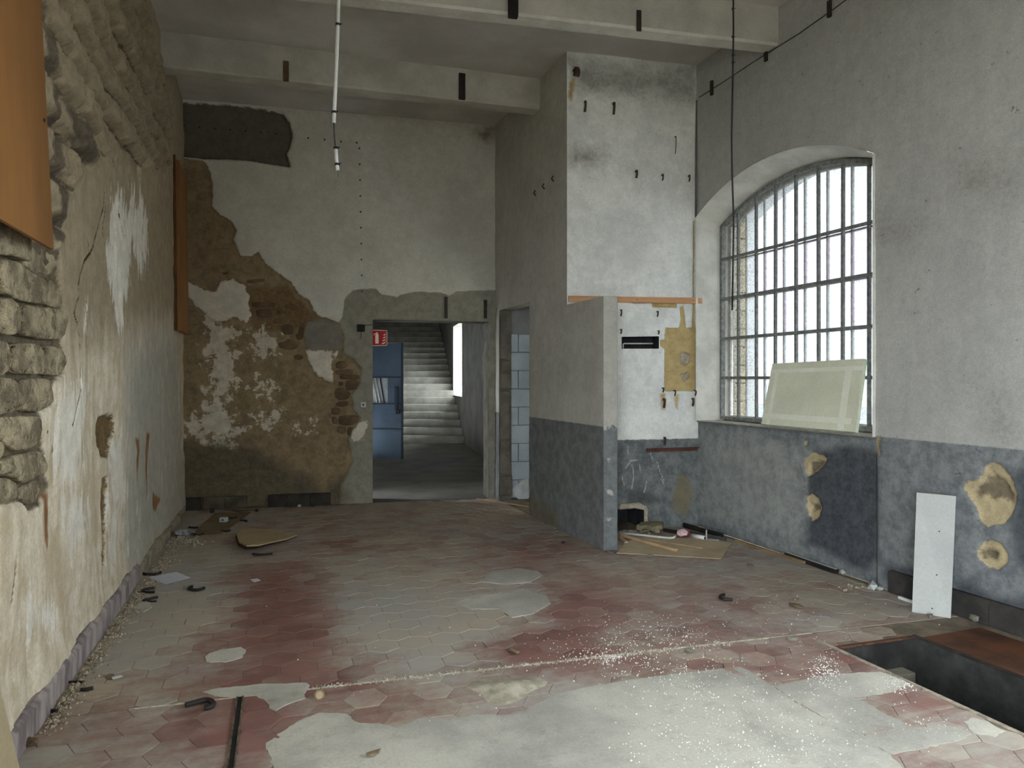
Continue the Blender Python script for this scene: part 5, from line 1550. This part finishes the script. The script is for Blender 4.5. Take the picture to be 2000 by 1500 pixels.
# fire-extinguisher sign projecting behind the doorway
M_red = simple('red_sign_face', (176, 28, 40), (170, 24, 36), 3.0, 0.4, 0.02)
M_signw = simple('cream_sign_print', (232, 222, 196), (228, 218, 192), 3.0, 0.5, 0.02)
SD = 9.55
def sp(px, py, dd=0.0):
    l = (px - 1000) / F * (SD + dd); return LD(l, SD + dd, CAM_H + (HZ - py) / F * (SD + dd))
sg = thing('fire_sign', 'red fire extinguisher sign hanging inside the doorway', 'sign', sp(742, 677))
spl = prism('sign_plate', [sp(727 - 3, 676), sp(756, 675), sp(756.5, 645), sp(724, 644)], [sp(724, 676, .006), sp(756, 675, .006), sp(756.5, 645, .006), sp(724, 644, .006)], M_red, sg)
def flat(name, pts, mat, parent, dd=-0.003):
    return prism(name, [sp(x, y, dd) for x, y in pts], [sp(x, y, dd + 0.003) for x, y in pts], mat, parent)
flat('sign_border', [(724, 644), (756.5, 645), (756.5, 646), (724, 645)], M_signw, spl); flat('sign_border', [(724, 675), (756, 674), (756, 675), (724, 676)], M_signw, spl)
flat('sign_border', [(755.3, 645), (756.5, 645), (756, 675), (755, 675)], M_signw, spl)
flat('extinguisher_body', [(733, 654), (734.5, 652), (737.8, 652), (739.5, 654), (739.5, 671), (733, 671)], M_signw, spl)
flat('extinguisher_valve', [(735, 649), (737.5, 649), (737.5, 652), (735, 652)], M_signw, spl)
flat('extinguisher_hose', [(729.5, 654), (731, 651.5), (735, 650.5), (735, 651.5), (731.8, 652.6), (730.6, 654.5)], M_signw, spl)
for k in range(4):
    x0, y0 = 745 + 1.0 * k, 671 - 5.6 * k
    flat('flame_mark', [(x0, y0), (x0 + 2.5, y0 + 1.2), (x0 + 6.5 - k * .6, y0 - .2), (x0 + 9 - k, y0 - 5), (x0 + 6.2 - k * .5, y0 - 2.6), (x0 + 3, y0 - 1.4)], M_signw, spl)

# hanging things
M_grey_c = simple('grey_cord', (70, 68, 66), (58, 56, 54), 6.0, 0.7, 0.1)
HD = 4.6
def hp(px, py, d=HD): return LD((px - 1000) / F * d, d, CAM_H + (HZ - py) / F * d)
cp = thing('hanging_conduit', 'broken white plastic conduit hanging from the ceiling', 'conduit', hp(659, 333))
top = hp(661.5, -60); topc = top.copy(); topc[2] = CEIL
tube('conduit_tube', [topc, top, hp(661, 0), hp(659.5, 60), hp(656, 150), hp(652, 240)], 0.0125, M_pvc, cp, 10)
tube('conduit_core', [hp(652, 236), hp(653, 262), hp(655, 290)], 0.005, M_grey_c, cp, 6)
tube('conduit_end', [hp(655.5, 286), hp(657, 310), hp(659.5, 333)], 0.0125, M_pvc, cp, 10)
tube('conduit_wire', [hp(659.5, 330), hp(660.5, 345)], 0.0012, M_grey_c, cp, 5)
for (x, y) in ((660, 48), (652.5, 219), (656, 289), (658.5, 321)):
    ck = tube('conduit_clip', [hp(x, y - 2.2), hp(x, y + 2.2)], 0.0155, M_blk, cp, 10)
    obox('clip_tail', hp(x - 1, y), hp(x + 8, y - 2), Z3, (0, 1, 0), 0.006, 0.006, M_blk, ck)
HC = 4.9
cb = thing('hanging_cable', 'long black cable hanging in front of the arched window', 'cable', hp(1430, 606, HC))
t0 = hp(1432, -60, HC); t0[2] = CEIL
tube('cable_cord', [t0, hp(1432, -30, HC), hp(1432.5, 60, HC), hp(1431, 160, HC), hp(1429, 260, HC), hp(1430, 340, HC), hp(1433, 430, HC), hp(1432, 500, HC), hp(1430, 606, HC)], 0.0062, M_blk, cb, 8)
for y in (17, 72, 108, 122):
    ck = tube('cable_tie', [hp(1431.5, y - 2, HC), hp(1431.5, y + 2, HC)], 0.009, M_blk, cb, 8)
    obox('tie_tail', hp(1431, y, HC), hp(1437, y - 1, HC), Z3, (0, 1, 0), 0.004, 0.004, M_blk, ck)

# ------------------------------------------------------------------ litter under the window corner
M_card = simple('tan_cardboard', (196, 178, 150), (178, 160, 132), 3.0, 0.9, 0.2)
M_cardd = simple('brown_cardboard', (132, 116, 92), (112, 98, 78), 3.0, 0.9, 0.2)
M_wood = simple('pale_wood_strip', (196, 168, 132), (172, 144, 110), 5.0, 0.8, 0.2, 0.002)
tag(slab('cardboard_sheet', [G(1205, 1081, .003), G(1300, 1086, .003), G(1408, 1092, .003), G(1414, 1083, .003), G(1420, 1070, .003), G(1428, 1061, .003), G(1380, 1054, .003), G(1300, 1050, .003), G(1242, 1050, .003), G(1222, 1062, .003)], 0.006, M_card, jag=0.006),
    'large tan cardboard sheet on the floor at the end of the stub wall', 'cardboard')
def lay(name, a, b, w, h, mat, lb, cat, z=0.0, z2=None, grp=None):
    p = G(*a, z); q = G(*b, z if z2 is None else z2)
    o = plank(name, p, q, w, h, mat, None, min(w, h) * 0.12)
    return tag(o, lb, cat, grp)
lay('wood_batten', (1213, 1047), (1321, 1077), 0.036, 0.026, M_wood, 'thick pale batten lying across the cardboard sheet', 'batten', 0.010)
lay('wood_strip', (1252, 1052), (1372, 1071), 0.014, 0.008, M_wood, 'thin wooden strip lying on the cardboard sheet', 'wood strip', 0.010)
lay('wood_strip', (931, 975), (1032, 990), 0.014, 0.010, M_wood, 'thin pale strip lying across the foot of the narrow doorway', 'wood strip', 0.003)
fpts = [(1000, 957), (1008, 946), (1020, 938), (1032, 931), (1033, 976), (1016, 978), (1005, 969)]
tag(prism('paint_flake', [on(WS, x, y, 0.16 + .03 * math.sin(x * .4)) for x, y in fpts], [on(WS, x, y, 0.15 + .03 * math.sin(x * .4)) for x, y in fpts], M_porc), 'large white paint flake curling before the pale blue blocks', 'paint flake')
lay('wood_offcut', (1211, 1052), (1223, 1062), 0.034, 0.022, M_wood, 'stubby batten offcut at the foot of the stub wall', 'batten', 0.001)
cd = thing('conduit_scrap', 'long white conduit with a bent end lying behind the batten', 'conduit', G(1265, 1046))
tube('conduit_tube', [G(1209, 1041, .02), G(1260, 1046, .02), G(1308, 1051, .02), G(1316, 1050, .03), G(1320, 1046, .035)], 0.011, M_pvc, cd, 8)
st = thing('stone_slab', 'broken flat stone slab in front of the wall cavity', 'stone', G(1268, 1040))
sp_ = [G(1243, 1040, .0), G(1252, 1042, 0), G(1262, 1040, 0), G(1276, 1044, 0), G(1294, 1040, 0), G(1296, 1033, 0), G(1270, 1032, 0), G(1250, 1034, 0)]
slab('slab_body', [p + Z3 * .03 for p in sp_], 0.05, simple('khaki_stone', (150, 140, 110), (122, 114, 92), 7.0, 0.95, 0.8), st, jag=0.01, bevel=0.006)
rock('slab_prop', G(1262, 1042), (0.12, 0.09, 0.05), M_stone, st, 3); rock('slab_prop', G(1282, 1041), (0.10, 0.08, 0.05), M_stone, st, 4)
wt = thing('white_tube', 'short white plastic tube on the floor below the window', 'tube', G(1364, 1050))
ta, tb = G(1352, 1046, .02), G(1377, 1051, .02)
tube('tube_body', [ta, tb], 0.022, M_pvc, wt, 12)
tube('tube_bore', [tb, tb + (tb - ta) * 0.01], 0.016, M_burn, wt, 12)
lb_ = thing('white_bracket', 'white L-shaped bracket standing on the floor below the window', 'bracket', G(1382, 1056))
pa_ = G(1380, 1056, 0.0); obox('bracket_upright', pa_, pa_ + Z3 * 0.105, (CS, -SN, 0), (SN, CS, 0), 0.012, 0.02, M_white, lb_, .001)
obox('bracket_foot', pa_, G(1404, 1056, 0.0), (SN, CS, 0), Z3, 0.02, 0.012, M_white, lb_, .001)
# crumpled wrapper
wr_ = thing('crumpled_wrapper', 'crumpled red and white wrapper below the window', 'wrapper', G(1335, 1048))
M_wr = simple('pink_wrapper', (222, 190, 192), (206, 170, 176), 30.0, 0.4, 0.4); M_wrr = simple('red_wrapper', (168, 56, 66), (190, 96, 100), 30.0, 0.4, 0.4)
rock('wrapper_top', G(1334, 1047, .03), (0.10, 0.08, 0.06), M_wr, wr_, 21); rock('wrapper_base', G(1336, 1048), (0.11, 0.09, 0.05), M_wrr, wr_, 22)
lay('black_profile', (1297, 1038), (1322, 1042), 0.05, 0.03, M_burn, 'short black metal profile behind the wrapper', 'profile', 0.0)
lay('black_profile', (1335, 1030), (1412, 1052), 0.025, 0.05, M_burn, 'long black metal profile tipped against the window wall foot', 'profile', 0.0)
lay('black_profile', (1346, 1042), (1418, 1056), 0.03, 0.03, simple('dark_grey_profile', (84, 84, 82), (66, 66, 66), 6.0, 0.6, 0.1), 'dark grey profile lying behind the white tube', 'profile', 0.0)
lay('wood_batten', (1436, 1058), (1572, 1101), 0.028, 0.022, simple('brown_batten', (150, 126, 90), (122, 102, 74), 5.0, 0.85, 0.2), 'brown batten lying along the window wall foot', 'batten', 0.0)
bp_ = thing('aluminium_profile', 'black and white profile lying along the window wall beyond the batten', 'profile', G(1590, 1104))
a_, b_ = G(1536, 1086, 0.0), G(1634, 1120, 0.0)
plank('profile_body', a_, b_, 0.045, 0.035, M_burn, bp_, 0.002)
plank('profile_lip', a_ + Z3 * .035, b_ + Z3 * .035, 0.028, 0.004, M_white, bp_, 0.0)
lay('white_conduit_piece', (1756, 1169), (1784, 1179), 0.022, 0.02, M_pvc, 'short white conduit piece behind the leaning shelf board', 'conduit', 0.0)

# ------------------------------------------------------------------ litter on the dark side
M_paper = simple('white_paper', (216, 218, 228), (208, 210, 222), 4.0, 0.8, 0.1)
pp = [G(288, 1128), G(345, 1118), G(372, 1129), G(323, 1142)]
tag(slab('paper_sheet', [p + Z3 * .003 for p in pp], 0.0015, M_paper, jag=0.0), 'white paper sheet on the floor by the tan wall', 'paper')
tag(slab('paper_scrap', [G(489, 1132, .002), G(503, 1130, .002), G(509, 1134, .002), G(496, 1137, .002)], 0.002, M_paper), 'small white card on the red tiles', 'paper')
tag(slab('cardboard_sheet', [G(372, 1050, .003), G(398, 1046, .003), G(430, 1044, .003), G(466, 1020, .003), G(490, 1001, .003), G(420, 1003, .003), G(395, 1024, .003)], 0.005, M_cardd, jag=0.006), 'dusty brown cardboard lying flat in the dark corner', 'cardboard')
tag(slab('cardboard_strip', [G(398, 992, .004), G(430, 994, .004), G(466, 997, .02), G(520, 992, .004), G(500, 988, .004), G(440, 990, .012)], 0.008, M_cardd, jag=0.004), 'bent cardboard strip against the end wall skirting', 'cardboard')
# board with a rounded corner propped on its edge
M_thick = simple('tan_board_face', (172, 154, 120), (156, 139, 108), 3.0, 0.9, 0.2)
tp = [(462, 1042, .05), (472, 1033, .05), (490, 1031, .04), (540, 1036, .03), (580, 1044, .012), (560, 1052, .02), (530, 1058, .035), (505, 1064, .05), (482, 1065, .055), (467, 1058, .055)]
rbo = thing('rounded_board', 'thick tan board with a rounded corner lying on the floor', 'board', G(515, 1062))
topv = [G(x, y, z + .014) for x, y, z in tp]; botv = [G(x - 3 * (z > .04), y + 2, z * .5) for x, y, z in tp]
prism('board_face', topv, [p - Z3 * .012 for p in topv], M_thick, rbo)
prism('board_core', [p - Z3 * .012 for p in topv], [np.array([p[0], p[1], 0.0]) for p in botv], simple('dark_board_core', (84, 66, 46), (66, 52, 38), 8.0, 0.95, 0.4), rbo)
skb = thing('white_socket_box', 'small white socket box on the dusty cardboard', 'socket', G(437, 1020))
c_ = G(437, 1019, 0.009)
obox('box_shell', c_ - np.array([CS, -SN, 0]) * .04, c_ + np.array([CS, -SN, 0]) * .04, (SN, CS, 0), Z3, 0.06, 0.05, M_white, skb, .006)
obox('box_hole', c_ + Z3 * .018 - np.array([SN, CS, 0]) * .031, c_ + Z3 * .034 - np.array([SN, CS, 0]) * .031, (CS, -SN, 0), (-SN, -CS, 0), 0.02, 0.003, M_blk, skb)
# bottle-like crumpled clear plastic
M_foil = simple('crumpled_grey_plastic', (170, 172, 172), (120, 122, 122), 30.0, 0.3, 0.6, 0.01)
cf = thing('crumpled_plastic', 'crumpled grey plastic film near the tan wall foot', 'plastic', G(356, 1046))
rock('film_lump', G(350, 1047), (0.16, 0.10, 0.06), M_foil, cf, 31, 3); rock('film_lump', G(362, 1046), (0.18, 0.09, 0.05), M_foil, cf, 32, 3)
# curved hose offcuts
M_hose = simple('black_rubber', (34, 31, 29), (46, 42, 38), 12.0, 0.6, 0.2)
def hook(px, py, w, h, shape, r, lb, name='rubber_offcut'):
    """bent offcut: shape is a list of points in a -1..1 box mapped onto the floor around the picture point"""
    pts = [G(px + a * w, py + b * h, r) for a, b in shape]
    P = []
    for i in range(len(pts) - 1):
        for k in range(4):
            t = k / 4; p0 = pts[max(i - 1, 0)]; p1 = pts[i]; p2 = pts[i + 1]; p3 = pts[min(i + 2, len(pts) - 1)]
            P.append(0.5 * (2 * p1 + (p2 - p0) * t + (2 * p0 - 5 * p1 + 4 * p2 - p3) * t * t + (3 * p1 - p0 - 3 * p2 + p3) * t ** 3))
    P.append(pts[-1])
    return tag(tube(name, P, r, M_hose, None, 8), lb, 'offcut', 'black bent rubber offcuts on the floor')
U_ = [(-.3, -1), (-.9, -.5), (-.9, .3), (-.2, .9), (1, 1)]
J_ = [(-1, .2), (-.6, .8), (0, 1), (.6, .6), (1, -.4)]
hook(1418, 1166, 12, 5, U_, .011, 'black bent rubber offcut alone on the pinkish tiles before the cardboard')
hook(384, 1149, 15, 3, [(-.6, -1.2), (-1, 0), (-.5, .9), (.2, 1), (1, -.3)], .012, 'black bent rubber offcut on the tiles just below the paper sheet')
hook(390, 1374, 28, 8, [(-1, .4), (-.3, -.3), (.5, -.9), (.95, -.1), (.75, .8), (.35, 1.0)], .013, 'large curved rubber offcut by the steel floor channel')
hook(296, 1119, 18, 3, J_, .012, 'black curved rubber offcut touching the far edge of the paper sheet')
hook(290, 1153, 12, 4, [(1, -1.2), (-.4, -.6), (-1, .3), (-.2, .9), (1, .8)], .010, 'black folded rubber offcut beside the tan wall rubble')
hook(294, 1170, 14, 4, [(1, -1), (.2, -.4), (-1, .8)], .010, 'straight black rubber scrap at the tan wall rubble')
hook(297, 1174, 9, 1.5, [(1, 0), (0, .4), (-1, 0)], .007, 'tiny black rubber scrap below the straight scrap')
hook(388, 1043, 9, 2, J_, .010, 'black hooked offcut on the dusty cardboard, nearest edge')
hook(441, 1036, 8, 1.6, J_, .010, 'black hooked offcut on the cardboard below the white socket box')
hook(454, 1011, 8, 1.6, J_, .010, 'black hooked offcut right of the white socket box')
hook(475, 1017, 7, 1.4, [(-1, -.5), (0, -.6), (1, .2), (.7, 1)], .010, 'black hooked offcut at the far cardboard edge')
hook(378, 1030, 9, 1.2, [(-1, -.3), (0, .5), (1, .2)], .010, 'black hooked offcut left of the dusty cardboard')
hook(513, 1082, 19, 1.8, [(-1, -.2), (-.5, .6), (0, .5), (.5, .2), (1, -.5)], .011, 'thin black twisted offcut in front of the rounded board')
hook(170, 1346, 12, 2.5, [(-1, .3), (-.2, .2), (.5, -.5), (1, -1)], .010, 'black scrap lying among chips near the tan wall')
hook(103, 1388, 9, 2, [(-1, -.3), (0, .1), (1, .6)], .008, 'black scrap at the mauve skirting foot')
hook(145, 1332, 17, 1.5, [(-1, .2), (0, -.2), (1, 0)], .007, 'thin black stick at the mauve skirting foot')
# round brown cap, plaster mound, broken chunks
rc = thing('round_cap', 'small round brown cap on the tiles beyond the floor channel', 'cap', G(624, 1358))
tube('cap_rim', [G(624, 1358, 0.0), G(624, 1358, 0.012)], 0.027, M_cardd, rc, 16)
tube('cap_centre', [G(624, 1358, 0.012), G(624, 1358, 0.016)], 0.018, M_thick, rc, 16)
M_plas = simple('crumbled_plaster', (182, 175, 156), (152, 145, 128), 14.0, 0.95, 0.8)
V = []; Fc = []; cM = G(988, 1345); rg, sgm = 7, 24
V.append((cM[0], cM[1], 0.026))
for r in range(1, rg + 1):
    for s_ in range(sgm):
        a = 2 * math.pi * s_ / sgm; R_ = 0.17 * r / rg * (1 + .25 * math.sin(a * 3 + 1))
        x, y = cM[0] + R_ * math.cos(a) * 1.15, cM[1] + R_ * math.sin(a) * .9
        V.append((x, y, 0.026 * max(0, math.cos(math.pi / 2 * r / rg)) ** 1.6 + .003 * float(fbm(np.array([x * 40]), np.array([y * 40]), 2)[0]) + (0.0 if r < rg else -.002) + .001))
for s_ in range(sgm): Fc.append((0, 1 + s_, 1 + (s_ + 1) % sgm))
for r in range(rg - 1):
    for s_ in range(sgm):
        a = 1 + r * sgm + s_; b = 1 + r * sgm + (s_ + 1) % sgm
        Fc.append((a, a + sgm, b + sgm, b))
tag(mesh_obj('plaster_heap', V, Fc, M_plas, None, smooth=True), 'small heap of pale plaster dust on the tiles by the cement patch', 'heap')
chunks = [(1704, 1150, .09, .05, 'white plaster chunk at the window wall foot'), (1718, 1154, .05, .03, 'small white plaster chunk beside the larger one at the wall foot'), (1646, 1123, .05, .03, 'white chunk at the end of the black profile'),
          (1902, 1215, .06, .05, 'grey plaster chunk beside the rusted plate'), (1816, 1207, .05, .03, 'grey chunk under the leaning shelf board'), (1268, 1088, .05, .02, 'small grey stone before the stub wall'),
          (1192, 1081, .05, .02, 'flat grey stone at the stub wall corner'), (1100, 1062, .05, .02, 'dark pebble on the floor beside the stub wall'), (1465, 1106, .08, .02, 'brown scrap on the floor before the window wall'),
          (1560, 1187, .10, .02, 'brown crumbled scrap on the tiles near the shelf board'), (1550, 1252, .06, .03, 'small broken shard on the tiles before the pit'), (1350, 1276, .05, .03, 'grey mortar lump on the cement joint'),
          (728, 1476, .05, .02, 'brown leaf scrap on the cement patch'), (57, 1455, .06, .03, 'red brick fragment at the mauve skirting'), (230, 1325, .035, .015, 'white chip on the dusty tiles near the tan wall'),
          (215, 1322, .07, .01, 'wood splinter on the dusty tiles near the tan wall'), (415, 1002, .06, .04, 'pale rag scrap on the cardboard in the dark corner'), (585, 989, .08, .03, 'white scrap at the black skirting'),
          (612, 991, .05, .02, 'pinkish scrap at the black skirting'), (501, 1000, .06, .03, 'dark lump on the cardboard in the corner'), (1005, 1274, .07, .015, 'dusty wood splinters on the tiles by the joint')]
for k, (x, y, w, h, lb) in enumerate(chunks):
    m = M_white if 'white' in lb else (M_cardd if 'brown' in lb or 'wood' in lb else (M_brick if 'red' in lb or 'pink' in lb else (M_dark_grey if 'dark' in lb else M_cem)))
    tag(rock('rubble_chunk', G(x, y), (w * 1.4, w * 0.8, h * 1.3), m, None, 200 + k, 1), lb, 'rubble')

# ------------------------------------------------------------------ stuff: chips and gravel
def scatter(name, spots, n, smin, smax, mat, label, flat_=0.35, seed=1, hmax=0.02):
    rnd = random.Random(seed); V = []; Fc = []
    tot = sum(s[4] for s in spots)
    for (cx, cyy, rx, ry, wgt) in spots:
        for _ in range(int(n * wgt / tot)):
            x = rnd.gauss(cx, rx); y = rnd.gauss(cyy, ry)
            if y < 960: continue
            p = G(x, y)
            if p[0] > 4.48 or p[0] < -0.957 + 0.03275 * (p[1] - 3.625) + (0.06 if p[1] < 6.2 else 0.08): continue
            if HX0 - .02 < p[0] < HX1 and HY0 < p[1] < HY1: continue
            s = rnd.uniform(smin, smax) * rnd.choice((.6, .8, 1, 1.3)); a = rnd.uniform(0, 6.28); b = len(V)
            h = min(s * flat_, hmax)
            k = rnd.choice((3, 4, 5))
            for q in range(k):
                an = a + 6.283 * q / k + rnd.uniform(-.4, .4); rr = s * rnd.uniform(.5, 1)
                V.append((p[0] + rr * math.cos(an), p[1] + rr * math.sin(an), 0.0005))
            V.append((p[0] + rnd.uniform(-.3, .3) * s, p[1] + rnd.uniform(-.3, .3) * s, 0.001 + h * rnd.uniform(.5, 1) + 0.003))
            for q in range(k): Fc.append((b + q, b + (q + 1) % k, b + k))
    return tag(mesh_obj(name, V, Fc, mat), label, 'debris', None, 'stuff')
M_chip = simple('white_paint_chip', (236, 236, 230), (220, 220, 214), 9.0, 0.8, 0.1)
scatter('paint_chips', [(1230, 1240, 90, 30, 5), (1330, 1240, 60, 14, 3), (1180, 1280, 50, 12, 5), (1610, 1310, 18, 18, 6), (1270, 1300, 60, 25, 3), (1380, 1340, 90, 40, 5), (1450, 1400, 160, 60, 4), (1600, 1420, 120, 40, 3), (1400, 1460, 120, 30, 3),
                        (1760, 1335, 22, 10, 4), (1550, 1200, 120, 40, 2), (1850, 1420, 50, 15, 1), (1500, 1480, 100, 20, 2), (900, 1300, 200, 60, 1.2), (700, 1150, 200, 60, .6), (1190, 1285, 14, 5, 3)], 2300, .0022, .006, M_chip, 'scattered white paint chips on the floor', .4, 3)
M_grav = simple('pale_gravel', (196, 184, 160), (112, 101, 84), 30.0, 0.95, 0.5)
gl = []
for k in range(26):
    t = k / 25; x = 70 + (330 - 70) * t; y = 1412 + (1052 - 1412) * t ** 0.96
    gl.append((x + 17, y, 12 * (1 - .3 * t) + 3, 9 - 4 * t, 1 + .4 * math.sin(k * 2.1)))
scatter('gravel', gl, 3600, .004, .013, M_grav, 'crumbled plaster gravel along the foot of the tan wall', .7, 5, .02)
scatter('rubble', [(340, 1054, 18, 5, 2), (362, 1060, 25, 3, 2), (332, 1042, 8, 5, 1)], 170, .008, .03, M_plas, 'loose plaster rubble at the far foot of the tan wall', .7, 9, .03)
scatter('rubble', [(1690, 1146, 26, 4, 1)], 50, .006, .022, M_plas, 'loose plaster crumbs at the window wall foot', .7, 10, .03)
scatter('rubble', [(1250, 1043, 18, 2.5, 1), (1232, 1040, 10, 2, 1)], 60, .006, .024, M_plas, 'loose plaster rubble before the wall cavity', .7, 12, .03)
gj = [(x, 1345 - (x - 610) * 0.1095, 14, 1.3, 1 + .6 * math.sin(x * .05)) for x in range(600, 1420, 22)]
scatter('mortar_crumbs', gj, 900, .003, .009, M_sand, 'white mortar crumbs along the floor joint', .6, 11, .012)
